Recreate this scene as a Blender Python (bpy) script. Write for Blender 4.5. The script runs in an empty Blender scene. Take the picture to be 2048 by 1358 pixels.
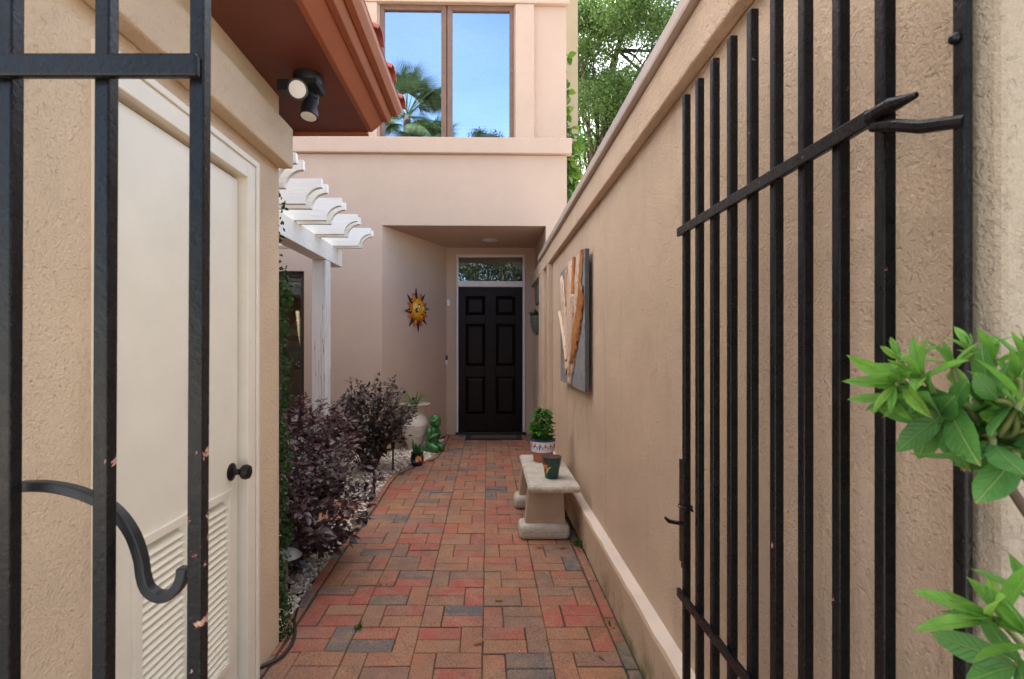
import bpy, bmesh, math, random
import numpy as np
from mathutils import Vector, Matrix

random.seed(7)
RNG = np.random.default_rng(7)
PI = math.pi
R = math.radians
sc = bpy.context.scene
C = sc.collection

# ------------------------------------------------------------------ materials
MATS = {}


def new_mat(name):
    m = bpy.data.materials.new(name)
    m.use_nodes = True
    nt = m.node_tree
    b = nt.nodes['Principled BSDF']
    MATS[name] = m
    return m, nt, b


def nd(nt, t, **kw):
    n = nt.nodes.new(t)
    for k, v in kw.items():
        if k in n.inputs.keys():
            n.inputs[k].default_value = v
        else:
            setattr(n, k, v)
    return n


def coords(nt, scale=(1, 1, 1), loc=(0, 0, 0)):
    tc = nd(nt, 'ShaderNodeTexCoord')
    mp = nd(nt, 'ShaderNodeMapping')
    mp.inputs['Scale'].default_value = scale
    mp.inputs['Location'].default_value = loc
    nt.links.new(tc.outputs['Object'], mp.inputs['Vector'])
    return mp.outputs['Vector']


def noise(nt, vec, scale, detail=4, rough=.55, dist=0):
    n = nd(nt, 'ShaderNodeTexNoise', Scale=scale, Detail=detail, Roughness=rough, Distortion=dist)
    nt.links.new(vec, n.inputs['Vector'])
    return n.outputs['Fac']


def ramp(nt, fac, stops, interp='LINEAR'):
    r = nd(nt, 'ShaderNodeValToRGB')
    r.color_ramp.interpolation = interp
    el = r.color_ramp.elements
    while len(el) < len(stops):
        el.new(.5)
    for e, (p, c) in zip(el, stops):
        e.position = p
        e.color = (c, c, c, 1) if isinstance(c, (int, float)) else (*c, 1)
    nt.links.new(fac, r.inputs['Fac'])
    return r.outputs['Color']


def mixc(nt, fac, a, b, mode='MIX'):
    m = nd(nt, 'ShaderNodeMix')
    m.data_type = 'RGBA'
    m.blend_type = mode
    for sock, v in ((m.inputs[0], fac), (m.inputs[6], a), (m.inputs[7], b)):
        if isinstance(v, bpy.types.NodeSocket):
            nt.links.new(v, sock)
        elif isinstance(v, (int, float)):
            sock.default_value = v
        else:
            sock.default_value = (*v, 1)
    return m.outputs[2]


def math_(nt, op, a, b=0.0):
    m = nd(nt, 'ShaderNodeMath')
    m.operation = op
    for s, v in ((m.inputs[0], a), (m.inputs[1], b)):
        if isinstance(v, bpy.types.NodeSocket):
            nt.links.new(v, s)
        else:
            s.default_value = v
    return m.outputs[0]


def bump(nt, b, h, dist=.004, strength=1.0):
    n = nd(nt, 'ShaderNodeBump', Strength=strength, Distance=dist)
    nt.links.new(h, n.inputs['Height'])
    nt.links.new(n.outputs['Normal'], b.inputs['Normal'])


def plain(name, col, rough=.5, metal=0.0, spec=.5, var=.12, vscale=18, bs=0.0, bscale=80):
    """painted or plain surface with a little mottling"""
    m, nt, b = new_mat(name)
    v = coords(nt)
    f = noise(nt, v, vscale, 5, .6)
    c = mixc(nt, 1.0, col, ramp(nt, f, [(.25, 1 - var), (.75, 1 + var)]), 'MULTIPLY')
    nt.links.new(c, b.inputs['Base Color'])
    b.inputs['Roughness'].default_value = rough
    b.inputs['Metallic'].default_value = metal
    b.inputs['Specular IOR Level'].default_value = spec
    if bs:
        bump(nt, b, noise(nt, v, bscale, 6, .6), bs)
    return m


def stucco(name, col, scale=1.0, depth=.004, stain=.10, moss=False, drip=.30):
    m, nt, b = new_mat(name)
    v = coords(nt)
    big = noise(nt, v, 1.7, 6, .6)
    c = mixc(nt, 1.0, col, ramp(nt, big, [(.3, 1 - stain), (.7, 1 + stain * .5)]), 'MULTIPLY')
    vs = coords(nt, (7, 7, .5))
    dr = noise(nt, vs, 1.3, 5, .65, .3)
    c = mixc(nt, ramp(nt, dr, [(.56, 0), (.75, drip)]), c, tuple(x * .62 for x in col))
    fine = noise(nt, v, 320 * scale, 3, .6)
    c = mixc(nt, 1.0, c, ramp(nt, fine, [(.3, .93), (.7, 1.05)]), 'MULTIPLY')
    vo = nd(nt, 'ShaderNodeTexVoronoi', Scale=1.1)
    vo.feature = 'DISTANCE_TO_EDGE'
    wv_ = nd(nt, 'ShaderNodeVectorMath')
    wv_.operation = 'ADD'
    nz = nd(nt, 'ShaderNodeTexNoise', Scale=3.0, Detail=6, Roughness=.7)
    nt.links.new(v, nz.inputs['Vector'])
    nt.links.new(v, wv_.inputs[0])
    nt.links.new(nz.outputs['Color'], wv_.inputs[1])
    nt.links.new(wv_.outputs[0], vo.inputs['Vector'])
    crk = math_(nt, 'MULTIPLY', ramp(nt, vo.outputs['Distance'], [(.0, 1), (.0035, 0)]), ramp(nt, noise(nt, v, 1.4, 2), [(.50, 0), (.60, .55)]))
    c = mixc(nt, crk, c, tuple(x * .45 for x in col))
    if moss:
        sep = nd(nt, 'ShaderNodeSeparateXYZ')
        nt.links.new(v, sep.inputs[0])
        hz = ramp(nt, sep.outputs[2], [(.02, 1), (.21, 0)])
        mo = math_(nt, 'MULTIPLY', hz, ramp(nt, noise(nt, v, 5, 6, .65), [(.47, 0), (.62, .8)]))
        c = mixc(nt, mo, c, (.16, .15, .05))
    # trowelled ridges: warped noise, plus grain and a few deeper pits
    w1 = noise(nt, v, 66 * scale, 6, .70, .35)
    w2 = noise(nt, v, 140 * scale, 4, .66, 0)
    pit = ramp(nt, noise(nt, v, 70 * scale, 3, .55, .6), [(.28, 0), (.42, 1)])
    h = math_(nt, 'ADD', math_(nt, 'MULTIPLY', w1, 1.0), math_(nt, 'MULTIPLY', w2, 1.0))
    h = math_(nt, 'ADD', h, math_(nt, 'MULTIPLY', pit, .45))
    h = math_(nt, 'MULTIPLY', h, ramp(nt, noise(nt, v, 4.2, 5, .6, .5), [(.30, .75), (.66, 1.15)]))
    nt.links.new(c, b.inputs['Base Color'])
    b.inputs['Roughness'].default_value = .92
    b.inputs['Specular IOR Level'].default_value = .2
    bump(nt, b, h, depth)
    return m


def leafmat(name, cols, rough=.45, trans=.35, spec=.4, tcol=None, veins=False):
    m, nt, b = new_mat(name)
    g = nd(nt, 'ShaderNodeNewGeometry')
    n = len(cols)
    c = ramp(nt, g.outputs['Random Per Island'], [(i / max(1, n - 1), k) for i, k in enumerate(cols)])
    f = noise(nt, coords(nt), 60, 3)
    c = mixc(nt, 1.0, c, ramp(nt, f, [(.3, .82), (.7, 1.15)]), 'MULTIPLY')
    if veins:
        uv = nd(nt, 'ShaderNodeUVMap')
        su = nd(nt, 'ShaderNodeSeparateXYZ')
        nt.links.new(uv.outputs[0], su.inputs[0])
        av = math_(nt, 'ABSOLUTE', math_(nt, 'SUBTRACT', su.outputs[1], .5))
        mid = ramp(nt, av, [(.012, 1), (.045, 0)])
        sw = math_(nt, 'FRACT', math_(nt, 'ADD', math_(nt, 'MULTIPLY', su.outputs[0], 9.0), math_(nt, 'MULTIPLY', av, -4.0)))
        sv = ramp(nt, sw, [(.0, 1), (.10, 0), (.90, 0), (1, 1)])
        vn_ = math_(nt, 'MAXIMUM', mid, math_(nt, 'MULTIPLY', sv, .45))
        c = mixc(nt, math_(nt, 'MULTIPLY', vn_, .30), c, (.40, .52, .16))
        blo = ramp(nt, noise(nt, coords(nt), 130, 5, .7), [(.66, 0), (.72, .55)])
        c = mixc(nt, blo, c, (.16, .12, .03))
        tipb = math_(nt, 'MULTIPLY', ramp(nt, su.outputs[0], [(.88, 0), (1.0, .6)]), ramp(nt, g.outputs['Random Per Island'], [(.5, 0), (.6, 1)]))
        c = mixc(nt, tipb, c, (.30, .20, .05))
        bump(nt, b, math_(nt, 'SUBTRACT', noise(nt, coords(nt), 90, 3), vn_), .0012)
    nt.links.new(c, b.inputs['Base Color'])
    b.inputs['Roughness'].default_value = rough
    b.inputs['Specular IOR Level'].default_value = spec
    t = nd(nt, 'ShaderNodeBsdfTranslucent')
    if tcol:
        nt.links.new(mixc(nt, 1.0, c, tcol, 'MULTIPLY'), t.inputs['Color'])
    else:
        nt.links.new(c, t.inputs['Color'])
    mx = nd(nt, 'ShaderNodeMixShader')
    mx.inputs[0].default_value = trans
    nt.links.new(b.outputs[0], mx.inputs[1])
    nt.links.new(t.outputs[0], mx.inputs[2])
    nt.links.new(mx.outputs[0], nt.nodes['Material Output'].inputs['Surface'])
    return m


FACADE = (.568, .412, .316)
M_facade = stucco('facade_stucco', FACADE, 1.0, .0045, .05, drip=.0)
M_side = stucco('side_stucco', (.745, .565, .385), 1.0, .0068, .06, drip=.08)
M_right = stucco('garden_wall_stucco', (.745, .555, .395), .9, .0115, .10, drip=.38)
M_kerb = stucco('kerb_stucco', (.60, .44, .305), 1.0, .005, .12, moss=True)
M_ledge = stucco('ledge_paint', (.84, .71, .61), 1.2, .003, .12)
M_pillar = stucco('pillar_stucco', (.46, .38, .28), .9, .009, .08, drip=.1)
M_wing = stucco('wing_stucco', (.46, .37, .25), 1.0, .003, .08)
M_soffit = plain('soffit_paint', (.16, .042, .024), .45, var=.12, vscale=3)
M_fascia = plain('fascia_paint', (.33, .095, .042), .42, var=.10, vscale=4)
M_rtile = plain('roof_tile_clay', (.42, .10, .065), .7, var=.3, vscale=7, bs=.002)
M_cream = plain('cream_door_paint', (.76, .70, .57), .42, var=.05, vscale=5, bs=.0006, bscale=120)
M_creamtrim = plain('cream_trim_paint', (.76, .69, .56), .45, var=.05, vscale=9)
M_knob = plain('dark_bronze', (.035, .032, .028), .35, .8, var=.3)
M_whitewood = None
M_doorcasing = plain('white_casing_paint', (.70, .66, .66), .5, var=.05)
M_doorpaint = plain('dark_door_stain', (.0085, .004, .0045), .42, spec=.16, var=.35, vscale=5, bs=.0008, bscale=30)
M_brownframe = plain('bronze_window_frame', (.19, .105, .065), .45, .15, var=.2)
M_darkframe = plain('dark_window_frame', (.045, .03, .024), .45, .1)
M_blind = plain('blind_slats', (.75, .74, .70), .6)
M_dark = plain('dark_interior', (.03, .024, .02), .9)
M_blackplastic = plain('black_plastic', (.012, .012, .014), .38)
M_lens = plain('frosted_lens', (.78, .73, .66), .35, var=.04)
M_coping = plain('coping_metal', (.47, .39, .325), .42, .15, var=.12, vscale=4)
M_soil = plain('garden_soil', (.055, .036, .024), .95, var=.5, vscale=40, bs=.012, bscale=60)
M_mortar = plain('joint_sand', (.075, .055, .042), .95, var=.4, vscale=40)
M_ground = plain('paved_ground', (.46, .42, .37), .9, var=.15, vscale=1)
M_cable = plain('black_rubber', (.02, .018, .018), .5)
M_greyplastic = plain('grey_lamp_metal', (.17, .165, .16), .5, .2)
M_white = plain('white_plastic', (.75, .75, .75), .4, var=.03)
M_mat = plain('doormat_rubber', (.018, .017, .02), .9, bs=.003, bscale=200)
M_matfibre = plain('doormat_fibre', (.12, .065, .04), .95, bs=.004, bscale=260)
M_bark = plain('tree_bark', (.075, .055, .042), .9, var=.35, vscale=14, bs=.02, bscale=22)
M_stem = plain('shrub_stem', (.075, .05, .035), .85)
M_statue = None


def m_iron(name='black_iron_paint', worn=0.0):
    m, nt, b = new_mat(name)
    v = coords(nt)
    sz = nd(nt, 'ShaderNodeSeparateXYZ')
    nt.links.new(v, sz.inputs[0])
    low = ramp(nt, math_(nt, 'MULTIPLY', sz.outputs[2], .5), [(.54, worn), (.68, worn * .15)])
    chip = ramp(nt, math_(nt, 'ADD', noise(nt, v, 21, 6, .62, .5), low), [(.695, 0), (.705, 1)])
    inner = ramp(nt, noise(nt, v, 70, 3), [(.4, (.30, .09, .11)), (.62, (.48, .30, .20))])
    base = ramp(nt, noise(nt, v, 26, 4), [(.3, (.0035, .0038, .0045)), (.75, (.009, .009, .010))])
    nt.links.new(mixc(nt, chip, base, inner), b.inputs['Base Color'])
    nt.links.new(ramp(nt, noise(nt, v, 40, 4), [(.3, .2), (.7, .36)]), b.inputs['Roughness'])
    b.inputs['Specular IOR Level'].default_value = .26
    h = math_(nt, 'SUBTRACT', noise(nt, v, 120, 4, .6), math_(nt, 'MULTIPLY', chip, 1.2))
    bump(nt, b, h, .0010)
    return m


M_iron = m_iron()
M_ironworn = m_iron('chipped_iron_paint', .105)


def m_wood():
    m, nt, b = new_mat('white_painted_timber')
    v = coords(nt, (1, 1, 1))
    vg = coords(nt, (2, 2, 26))
    gr = noise(nt, vg, 3, 5, .6, .4)
    c = mixc(nt, 1.0, (.82, .785, .72), ramp(nt, gr, [(.3, .93), (.6, 1.03)]), 'MULTIPLY')
    dirt = ramp(nt, noise(nt, v, 9, 6, .65), [(.60, 0), (.80, .25)])
    c = mixc(nt, dirt, c, (.42, .35, .27))
    nt.links.new(c, b.inputs['Base Color'])
    b.inputs['Roughness'].default_value = .6
    bump(nt, b, gr, .003)
    return m


M_whitewood = m_wood()


def m_postwood():
    m, nt, b = new_mat('white_painted_post')
    v = coords(nt, (5, 5, .16))
    gr = noise(nt, v, 3, 5, .6, .3)
    crack = ramp(nt, noise(nt, v, 2.2, 4, .6, .2), [(.494, 0), (.499, 1), (.502, 1), (.507, 0)])
    c = mixc(nt, 1.0, (.76, .72, .67), ramp(nt, gr, [(.3, .90), (.6, 1.04)]), 'MULTIPLY')
    c = mixc(nt, math_(nt, 'MULTIPLY', crack, .75), c, (.20, .16, .12))
    nt.links.new(c, b.inputs['Base Color'])
    b.inputs['Roughness'].default_value = .6
    bump(nt, b, math_(nt, 'SUBTRACT', math_(nt, 'MULTIPLY', gr, .5), crack), .003)
    return m


M_postwood = m_postwood()


def m_brick(name='clay_brick', dark=1.0):
    m, nt, b = new_mat(name)
    g = nd(nt, 'ShaderNodeNewGeometry')
    v = coords(nt)
    c = ramp(nt, g.outputs['Random Per Island'], [
        (0, (.43, .18, .10)), (.13, (.45, .135, .092)), (.26, (.44, .20, .11)), (.38, (.35, .17, .11)),
        (.48, (.45, .12, .085)), (.60, (.42, .195, .12)), (.70, (.30, .165, .12)), (.80, (.45, .155, .10)), (.89, (.19, .155, .14)), (.95, (.145, .135, .14))], 'CONSTANT')
    # smear of other firing colours across each brick
    sm = ramp(nt, noise(nt, v, 7.5, 5, .62, .8), [(.47, 0), (.60, .6)])
    c = mixc(nt, sm, c, (.42, .245, .15))
    sm3 = ramp(nt, noise(nt, coords(nt, (1, 1, 1), (3, 7, 1)), 8.5, 5, .65, 1.0), [(.55, 0), (.68, .42)])
    c = mixc(nt, sm3, c, (.17, .13, .11))
    sx = nd(nt, 'ShaderNodeSeparateXYZ')
    nt.links.new(v, sx.inputs[0])
    ms = ramp(nt, math_(nt, 'ADD', noise(nt, coords(nt, (1, 1, 1), (9, 2, 4)), 4.0, 6, .7), ramp(nt, sx.outputs[0], [(.30, 0), (.60, .16)])), [(.62, 0), (.76, .5)])
    c = mixc(nt, ms, c, (.15, .15, .055))
    sm2 = ramp(nt, noise(nt, v, 3.1, 6, .66, .3), [(.44, .06), (.66, .5)])
    c = mixc(nt, sm2, c, (.19, .15, .115))
    spk = ramp(nt, noise(nt, v, 230, 3, .65), [(.38, .34), (.49, 1.0), (.75, 1.2)])
    c = mixc(nt, 1.0, c, spk, 'MULTIPLY')
    spl = ramp(nt, noise(nt, v, 17, 6, .72), [(.60, 0), (.74, .6)])
    c = mixc(nt, spl, c, (.07, .045, .03))
    c = mixc(nt, 1.0, c, (dark, dark, dark), 'MULTIPLY')
    nt.links.new(c, b.inputs['Base Color'])
    nt.links.new(ramp(nt, noise(nt, v, 12, 4), [(.3, .5), (.7, .85)]), b.inputs['Roughness'])
    b.inputs['Specular IOR Level'].default_value = .35
    bump(nt, b, math_(nt, 'ADD', noise(nt, v, 180, 4, .7), noise(nt, v, 14, 4)), .003)
    return m


M_brick = m_brick()


def m_gravel():
    m, nt, b = new_mat('marble_chips')
    g = nd(nt, 'ShaderNodeNewGeometry')
    c = ramp(nt, g.outputs['Random Per Island'], [(0, (.58, .50, .40)), (.22, (.80, .76, .70)), (.45, (.46, .36, .26)), (.68, (.70, .64, .55)), (.86, (.26, .17, .11))], 'CONSTANT')
    c = mixc(nt, 1.0, c, ramp(nt, noise(nt, coords(nt), 90, 4), [(.3, .8), (.7, 1.08)]), 'MULTIPLY')
    nt.links.new(c, b.inputs['Base Color'])
    b.inputs['Roughness'].default_value = .6
    return m


M_gravel = m_gravel()


def m_concrete():
    m, nt, b = new_mat('cast_concrete')
    v = coords(nt)
    f = noise(nt, v, 11, 7, .65)
    c = ramp(nt, f, [(.28, (.36, .31, .25)), (.45, (.49, .43, .36)), (.7, (.60, .545, .47))])
    sp = ramp(nt, noise(nt, v, 26, 6, .7), [(.62, 0), (.72, .55)])
    c = mixc(nt, sp, c, (.20, .165, .13))
    nt.links.new(c, b.inputs['Base Color'])
    b.inputs['Roughness'].default_value = .88
    bump(nt, b, math_(nt, 'ADD', f, math_(nt, 'MULTIPLY', noise(nt, v, 130, 4), .4)), .004)
    return m


M_concrete = m_concrete()  # aged, stained
M_legconcrete = plain('cast_concrete_leg', (.43, .315, .225), .9, var=.12, vscale=7, bs=.003, bscale=90)
M_motif = plain('cast_concrete_motif', (.50, .42, .34), .85, var=.15)
M_urn = plain('white_glazed_clay', (.66, .575, .49), .42, var=.16, vscale=9, bs=.003, bscale=30)
M_terracotta = plain('terracotta', (.40, .15, .075), .8, var=.15)
M_potwhite = plain('white_glaze', (.70, .68, .72), .22, var=.05)
M_potblue = plain('blue_glaze', (.04, .06, .22), .22)
M_potorange = plain('orange_glaze', (.62, .20, .03), .22)
M_potred = plain('red_glaze', (.42, .03, .02), .22)
M_potyellow = plain('yellow_glaze', (.70, .42, .05), .22)
M_pottie = plain('turquoise_glaze', (.05, .30, .36), .22)
M_potteal = plain('dark_teal_glaze', (.008, .055, .052), .3, var=.15)
M_potblack = plain('black_glaze', (.012, .010, .010), .22)
M_potinner = plain('pot_inside', (.085, .03, .028), .7)
M_statue = plain('green_glaze', (.035, .15, .035), .16, var=.25, vscale=10)
M_sunyellow = plain('sun_yellow_glaze', (.62, .31, .015), .2, var=.2, vscale=22)
M_sunorange = plain('sun_orange_glaze', (.58, .16, .03), .25, var=.2)
M_sunbrown = plain('sun_dark_glaze', (.04, .022, .022), .25, var=.3)
M_galv = None


def m_galv():
    m, nt, b = new_mat('galvanised_sheet')
    v = coords(nt)
    f = noise(nt, v, 24, 5, .6, .5)
    c = ramp(nt, f, [(.3, (.19, .20, .21)), (.5, (.30, .315, .33)), (.7, (.40, .41, .42))])
    ru = ramp(nt, noise(nt, v, 3.2, 5, .65), [(.58, 0), (.68, .8)])
    c = mixc(nt, ru, c, (.33, .14, .045))
    nt.links.new(c, b.inputs['Base Color'])
    b.inputs['Metallic'].default_value = .35
    b.inputs['Roughness'].default_value = .55
    bump(nt, b, f, .003)
    return m


def m_copper():
    m, nt, b = new_mat('hammered_copper')
    v = coords(nt)
    g = nd(nt, 'ShaderNodeNewGeometry')
    f = noise(nt, coords(nt, (1, 5, .8)), 22, 6, .7, .8)
    c = ramp(nt, f, [(.28, (.40, .15, .04)), (.40, (.62, .36, .20)), (.52, (.80, .64, .50)), (.66, (.74, .52, .38)), (.8, (.50, .20, .06))])
    nt.links.new(c, b.inputs['Base Color'])
    b.inputs['Metallic'].default_value = .12
    b.inputs['Roughness'].default_value = .45
    bump(nt, b, noise(nt, coords(nt, (1, 1.4, 1)), 75, 5, .65, .6), .008)
    return m


M_galv = m_galv()
M_copper = m_copper()
M_artside = plain('dark_grey_frame', (.075, .075, .085), .55)


def m_glass(name, refl=.55, rough=.0, tint=(.9, .95, 1)):
    m, nt, b = new_mat(name)
    nt.nodes.remove(b)
    g = nd(nt, 'ShaderNodeBsdfGlossy', Roughness=rough)
    g.inputs['Color'].default_value = (*tint, 1)
    t = nd(nt, 'ShaderNodeBsdfTransparent')
    t.inputs['Color'].default_value = (.75, .78, .76, 1)
    fr = nd(nt, 'ShaderNodeLayerWeight', Blend=.25)
    fac = math_(nt, 'MAXIMUM', fr.outputs['Fresnel'], refl)
    mx = nd(nt, 'ShaderNodeMixShader')
    nt.links.new(fac, mx.inputs[0])
    nt.links.new(t.outputs[0], mx.inputs[1])
    nt.links.new(g.outputs[0], mx.inputs[2])
    nt.links.new(mx.outputs[0], nt.nodes['Material Output'].inputs['Surface'])
    return m


M_mirrorglass = m_glass('solar_glass', .60, tint=(.68, .82, 1))
M_clearglass = m_glass('clear_glass', .10)
M_transomglass = m_glass('transom_glass', .20)

L_purple = leafmat('purple_leaves', [(.034, .014, .018), (.055, .025, .031), (.082, .040, .050), (.045, .024, .023), (.10, .036, .036)], .36, .2, .6)
L_purplegreen = leafmat('bronze_leaves', [(.036, .024, .021), (.056, .038, .032), (.062, .032, .032), (.046, .042, .026), (.085, .05, .044)], .38, .2, .6)
L_reddish = leafmat('wine_leaves', [(.06, .018, .024), (.10, .03, .035), (.05, .02, .03), (.09, .04, .04)], .4, .2, .5)
L_fig = leafmat('creeping_fig_leaves', [(.02, .055, .012), (.04, .10, .02), (.028, .07, .018), (.07, .14, .03)], .4, .25)
L_vine = leafmat('vine_leaves', [(.10, .22, .02), (.05, .15, .02), (.20, .32, .03), (.035, .10, .03)], .4, .5)  # yellow green raised to stand for sunlight on leaves in shade
L_tree = leafmat('oak_leaves', [(.08, .155, .035), (.125, .215, .052), (.06, .12, .028), (.19, .28, .08)], .42, .5)
L_treedark = leafmat('dark_oak_leaves', [(.03, .07, .016), (.05, .10, .024), (.036, .08, .018)], .45, .4)
L_street = leafmat('street_tree_leaves', [(.022, .034, .014), (.04, .052, .024), (.03, .045, .02)], .5, .2)
L_palm = leafmat('palm_leaves', [(.045, .085, .028), (.07, .12, .04), (.035, .06, .022), (.14, .14, .06)], .45, .25)
L_azalea = leafmat('azalea_leaves', [(.10, .26, .032), (.16, .37, .046), (.125, .30, .038), (.26, .47, .07)], .5, .4, .35, veins=True)
L_azdark = leafmat('azalea_old_leaves', [(.045, .145, .030), (.075, .21, .040), (.055, .17, .033)], .48, .28, .35, veins=True)
L_basil = leafmat('basil_leaves', [(.03, .13, .012), (.05, .19, .018), (.075, .24, .025)], .4, .3)
L_spider = leafmat('spider_plant_leaves', [(.16, .28, .06), (.24, .36, .11), (.10, .20, .04)], .45, .35)
L_succ = leafmat('succulent_leaves', [(.04, .13, .03), (.06, .17, .05)], .4, .15)
L_weed = leafmat('weed_leaves', [(.06, .16, .02), (.10, .22, .03)], .5, .4)
L_dry = leafmat('dry_leaf', [(.40, .21, .07), (.30, .15, .05)], .8, .2)
M_flowerdry = plain('dried_flower', (.34, .15, .05), .9, var=.3)

# ------------------------------------------------------------------ geometry helpers


class MB:
    def __init__(s):
        s.v = []
        s.f = []
        s.mi = []
        s.cur = 0

    def add(s, vs, fs):
        o = len(s.v)
        s.v += [tuple(p) for p in vs]
        s.f += [tuple(i + o for i in f) for f in fs]
        s.mi += [s.cur] * len(fs)
        return s

    def box(s, x0, x1, y0, y1, z0, z1, rz=0, piv=None, lean=None):
        vs = [Vector((x, y, z)) for z in (z0, z1) for (x, y) in ((x0, y0), (x1, y0), (x1, y1), (x0, y1))]
        if rz:
            p = Vector(piv or ((x0 + x1) / 2, (y0 + y1) / 2, 0))
            m = Matrix.Rotation(rz, 3, 'Z')
            vs = [m @ (q - p) + p for q in vs]
        return s.add(vs, [(3, 2, 1, 0), (4, 5, 6, 7), (0, 1, 5, 4), (1, 2, 6, 5), (2, 3, 7, 6), (3, 0, 4, 7)])

    def prism(s, pts, axis, a, b):
        """polygon pts (2D) extruded along axis 'x','y','z' from a to b"""
        n = len(pts)
        mk = {'x': lambda p, t: (t, p[0], p[1]), 'y': lambda p, t: (p[0], t, p[1]), 'z': lambda p, t: (p[0], p[1], t)}[axis]
        vs = [mk(p, a) for p in pts] + [mk(p, b) for p in pts]
        fs = [tuple(range(n - 1, -1, -1)), tuple(range(n, 2 * n))]
        fs += [(i, (i + 1) % n, n + (i + 1) % n, n + i) for i in range(n)]
        return s.add(vs, fs)

    def tube(s, path, rad, n=8, cap=True, flat=None):
        path = [Vector(p) for p in path]
        m = len(path)
        if isinstance(rad, (int, float)):
            rad = [rad] * m
        vs, fs = [], []
        t = (path[1] - path[0]).normalized()
        u = t.orthogonal().normalized()
        for i, p in enumerate(path):
            a = path[max(0, i - 1)]
            b = path[min(m - 1, i + 1)]
            t2 = (b - a).normalized()
            u = (u - t2 * u.dot(t2)).normalized()
            w = t2.cross(u)
            for k in range(n):
                an = 2 * PI * (k + .5) / n
                vs.append(p + (u * math.cos(an) + w * math.sin(an)) * rad[i])
        for i in range(m - 1):
            for k in range(n):
                k2 = (k + 1) % n
                fs.append((i * n + k, i * n + k2, (i + 1) * n + k2, (i + 1) * n + k))
        if cap:
            fs.append(tuple(range(n - 1, -1, -1)))
            fs.append(tuple(range((m - 1) * n, m * n)))
        return s.add(vs, fs)

    def lathe(s, prof, c, n=32, axis=None):
        """prof: (r, z) list; revolves round z through c, or round axis direction"""
        c = Vector(c)
        q = Vector((0, 0, 1)).rotation_difference(Vector(axis)) if axis else None
        vs, fs = [], []
        for r, z in prof:
            for k in range(n):
                p = Vector((r * math.cos(2 * PI * k / n), r * math.sin(2 * PI * k / n), z))
                if q:
                    p = q @ p
                vs.append(c + p)
        m = len(prof)
        for i in range(m - 1):
            for k in range(n):
                k2 = (k + 1) % n
                fs.append((i * n + k, i * n + k2, (i + 1) * n + k2, (i + 1) * n + k))
        fs.append(tuple(range(n - 1, -1, -1)))
        fs.append(tuple(range((m - 1) * n, m * n)))
        return s.add(vs, fs)

    def ball(s, c, r, nu=14, nv=9, sc_=(1, 1, 1)):
        prof = []
        c = Vector(c)
        vs, fs = [], []
        for j in range(nv + 1):
            a = PI * j / nv
            for k in range(nu):
                b = 2 * PI * k / nu
                rr = max(math.sin(a), .001)
                vs.append(c + Vector((r * sc_[0] * rr * math.cos(b), r * sc_[1] * rr * math.sin(b), -r * sc_[2] * math.cos(a))))
        for j in range(nv):
            for k in range(nu):
                k2 = (k + 1) % nu
                fs.append((j * nu + k, j * nu + k2, (j + 1) * nu + k2, (j + 1) * nu + k))
        return s.add(vs, fs)

    def build(s, name, mats, parent=None, bevel=0, smooth=None, shear=0, fix=False):
        loc = parent_loc(parent)
        me = bpy.data.meshes.new(name)
        vs = s.v
        if shear:
            vs = [(x, y + x * shear, z) for x, y, z in vs]
        me.from_pydata([(x - loc.x, y - loc.y, z - loc.z) for x, y, z in vs], [], s.f)
        if not isinstance(mats, (list, tuple)):
            mats = [mats]
        for m in mats:
            me.materials.append(m)
        if len(mats) > 1:
            me.polygons.foreach_set('material_index', s.mi)
        if fix:
            bm = bmesh.new()
            bm.from_mesh(me)
            bmesh.ops.recalc_face_normals(bm, faces=bm.faces)
            bm.to_mesh(me)
            bm.free()
        me.update()
        o = bpy.data.objects.new(name, me)
        C.objects.link(o)
        if parent:
            o.parent = parent
        if bevel:
            b = o.modifiers.new('bevel', 'BEVEL')
            b.width = bevel
            b.segments = 2
            b.limit_method = 'ANGLE'
            b.angle_limit = R(40)
        if smooth is not None:
            me.shade_smooth() if smooth is True else me.set_sharp_from_angle(angle=R(smooth))
            if smooth is not True:
                for p in me.polygons:
                    p.use_smooth = True
        return o


WLOC = {}


def parent_loc(p):
    if p is None:
        return Vector((0, 0, 0))
    return WLOC.get(p.name, Vector((0, 0, 0)))


_build = MB.build


def build2(self, name, mats, parent=None, **kw):
    o = _build(self, name, mats, parent, **kw)
    WLOC[o.name] = parent_loc(parent)
    return o


MB.build = build2


def tag(o, label, cat, group=None, kind=None):
    if label:
        o['label'] = label
    if cat:
        o['category'] = cat
    if group:
        o['group'] = group
    if kind:
        o['kind'] = kind
    return o


def thing(name, label, cat, loc=(0, 0, 0), group=None):
    o = bpy.data.objects.new(name, None)
    o.empty_display_size = .1
    C.objects.link(o)
    o.location = loc
    WLOC[o.name] = Vector(loc)
    return tag(o, label, cat, group)


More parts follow.
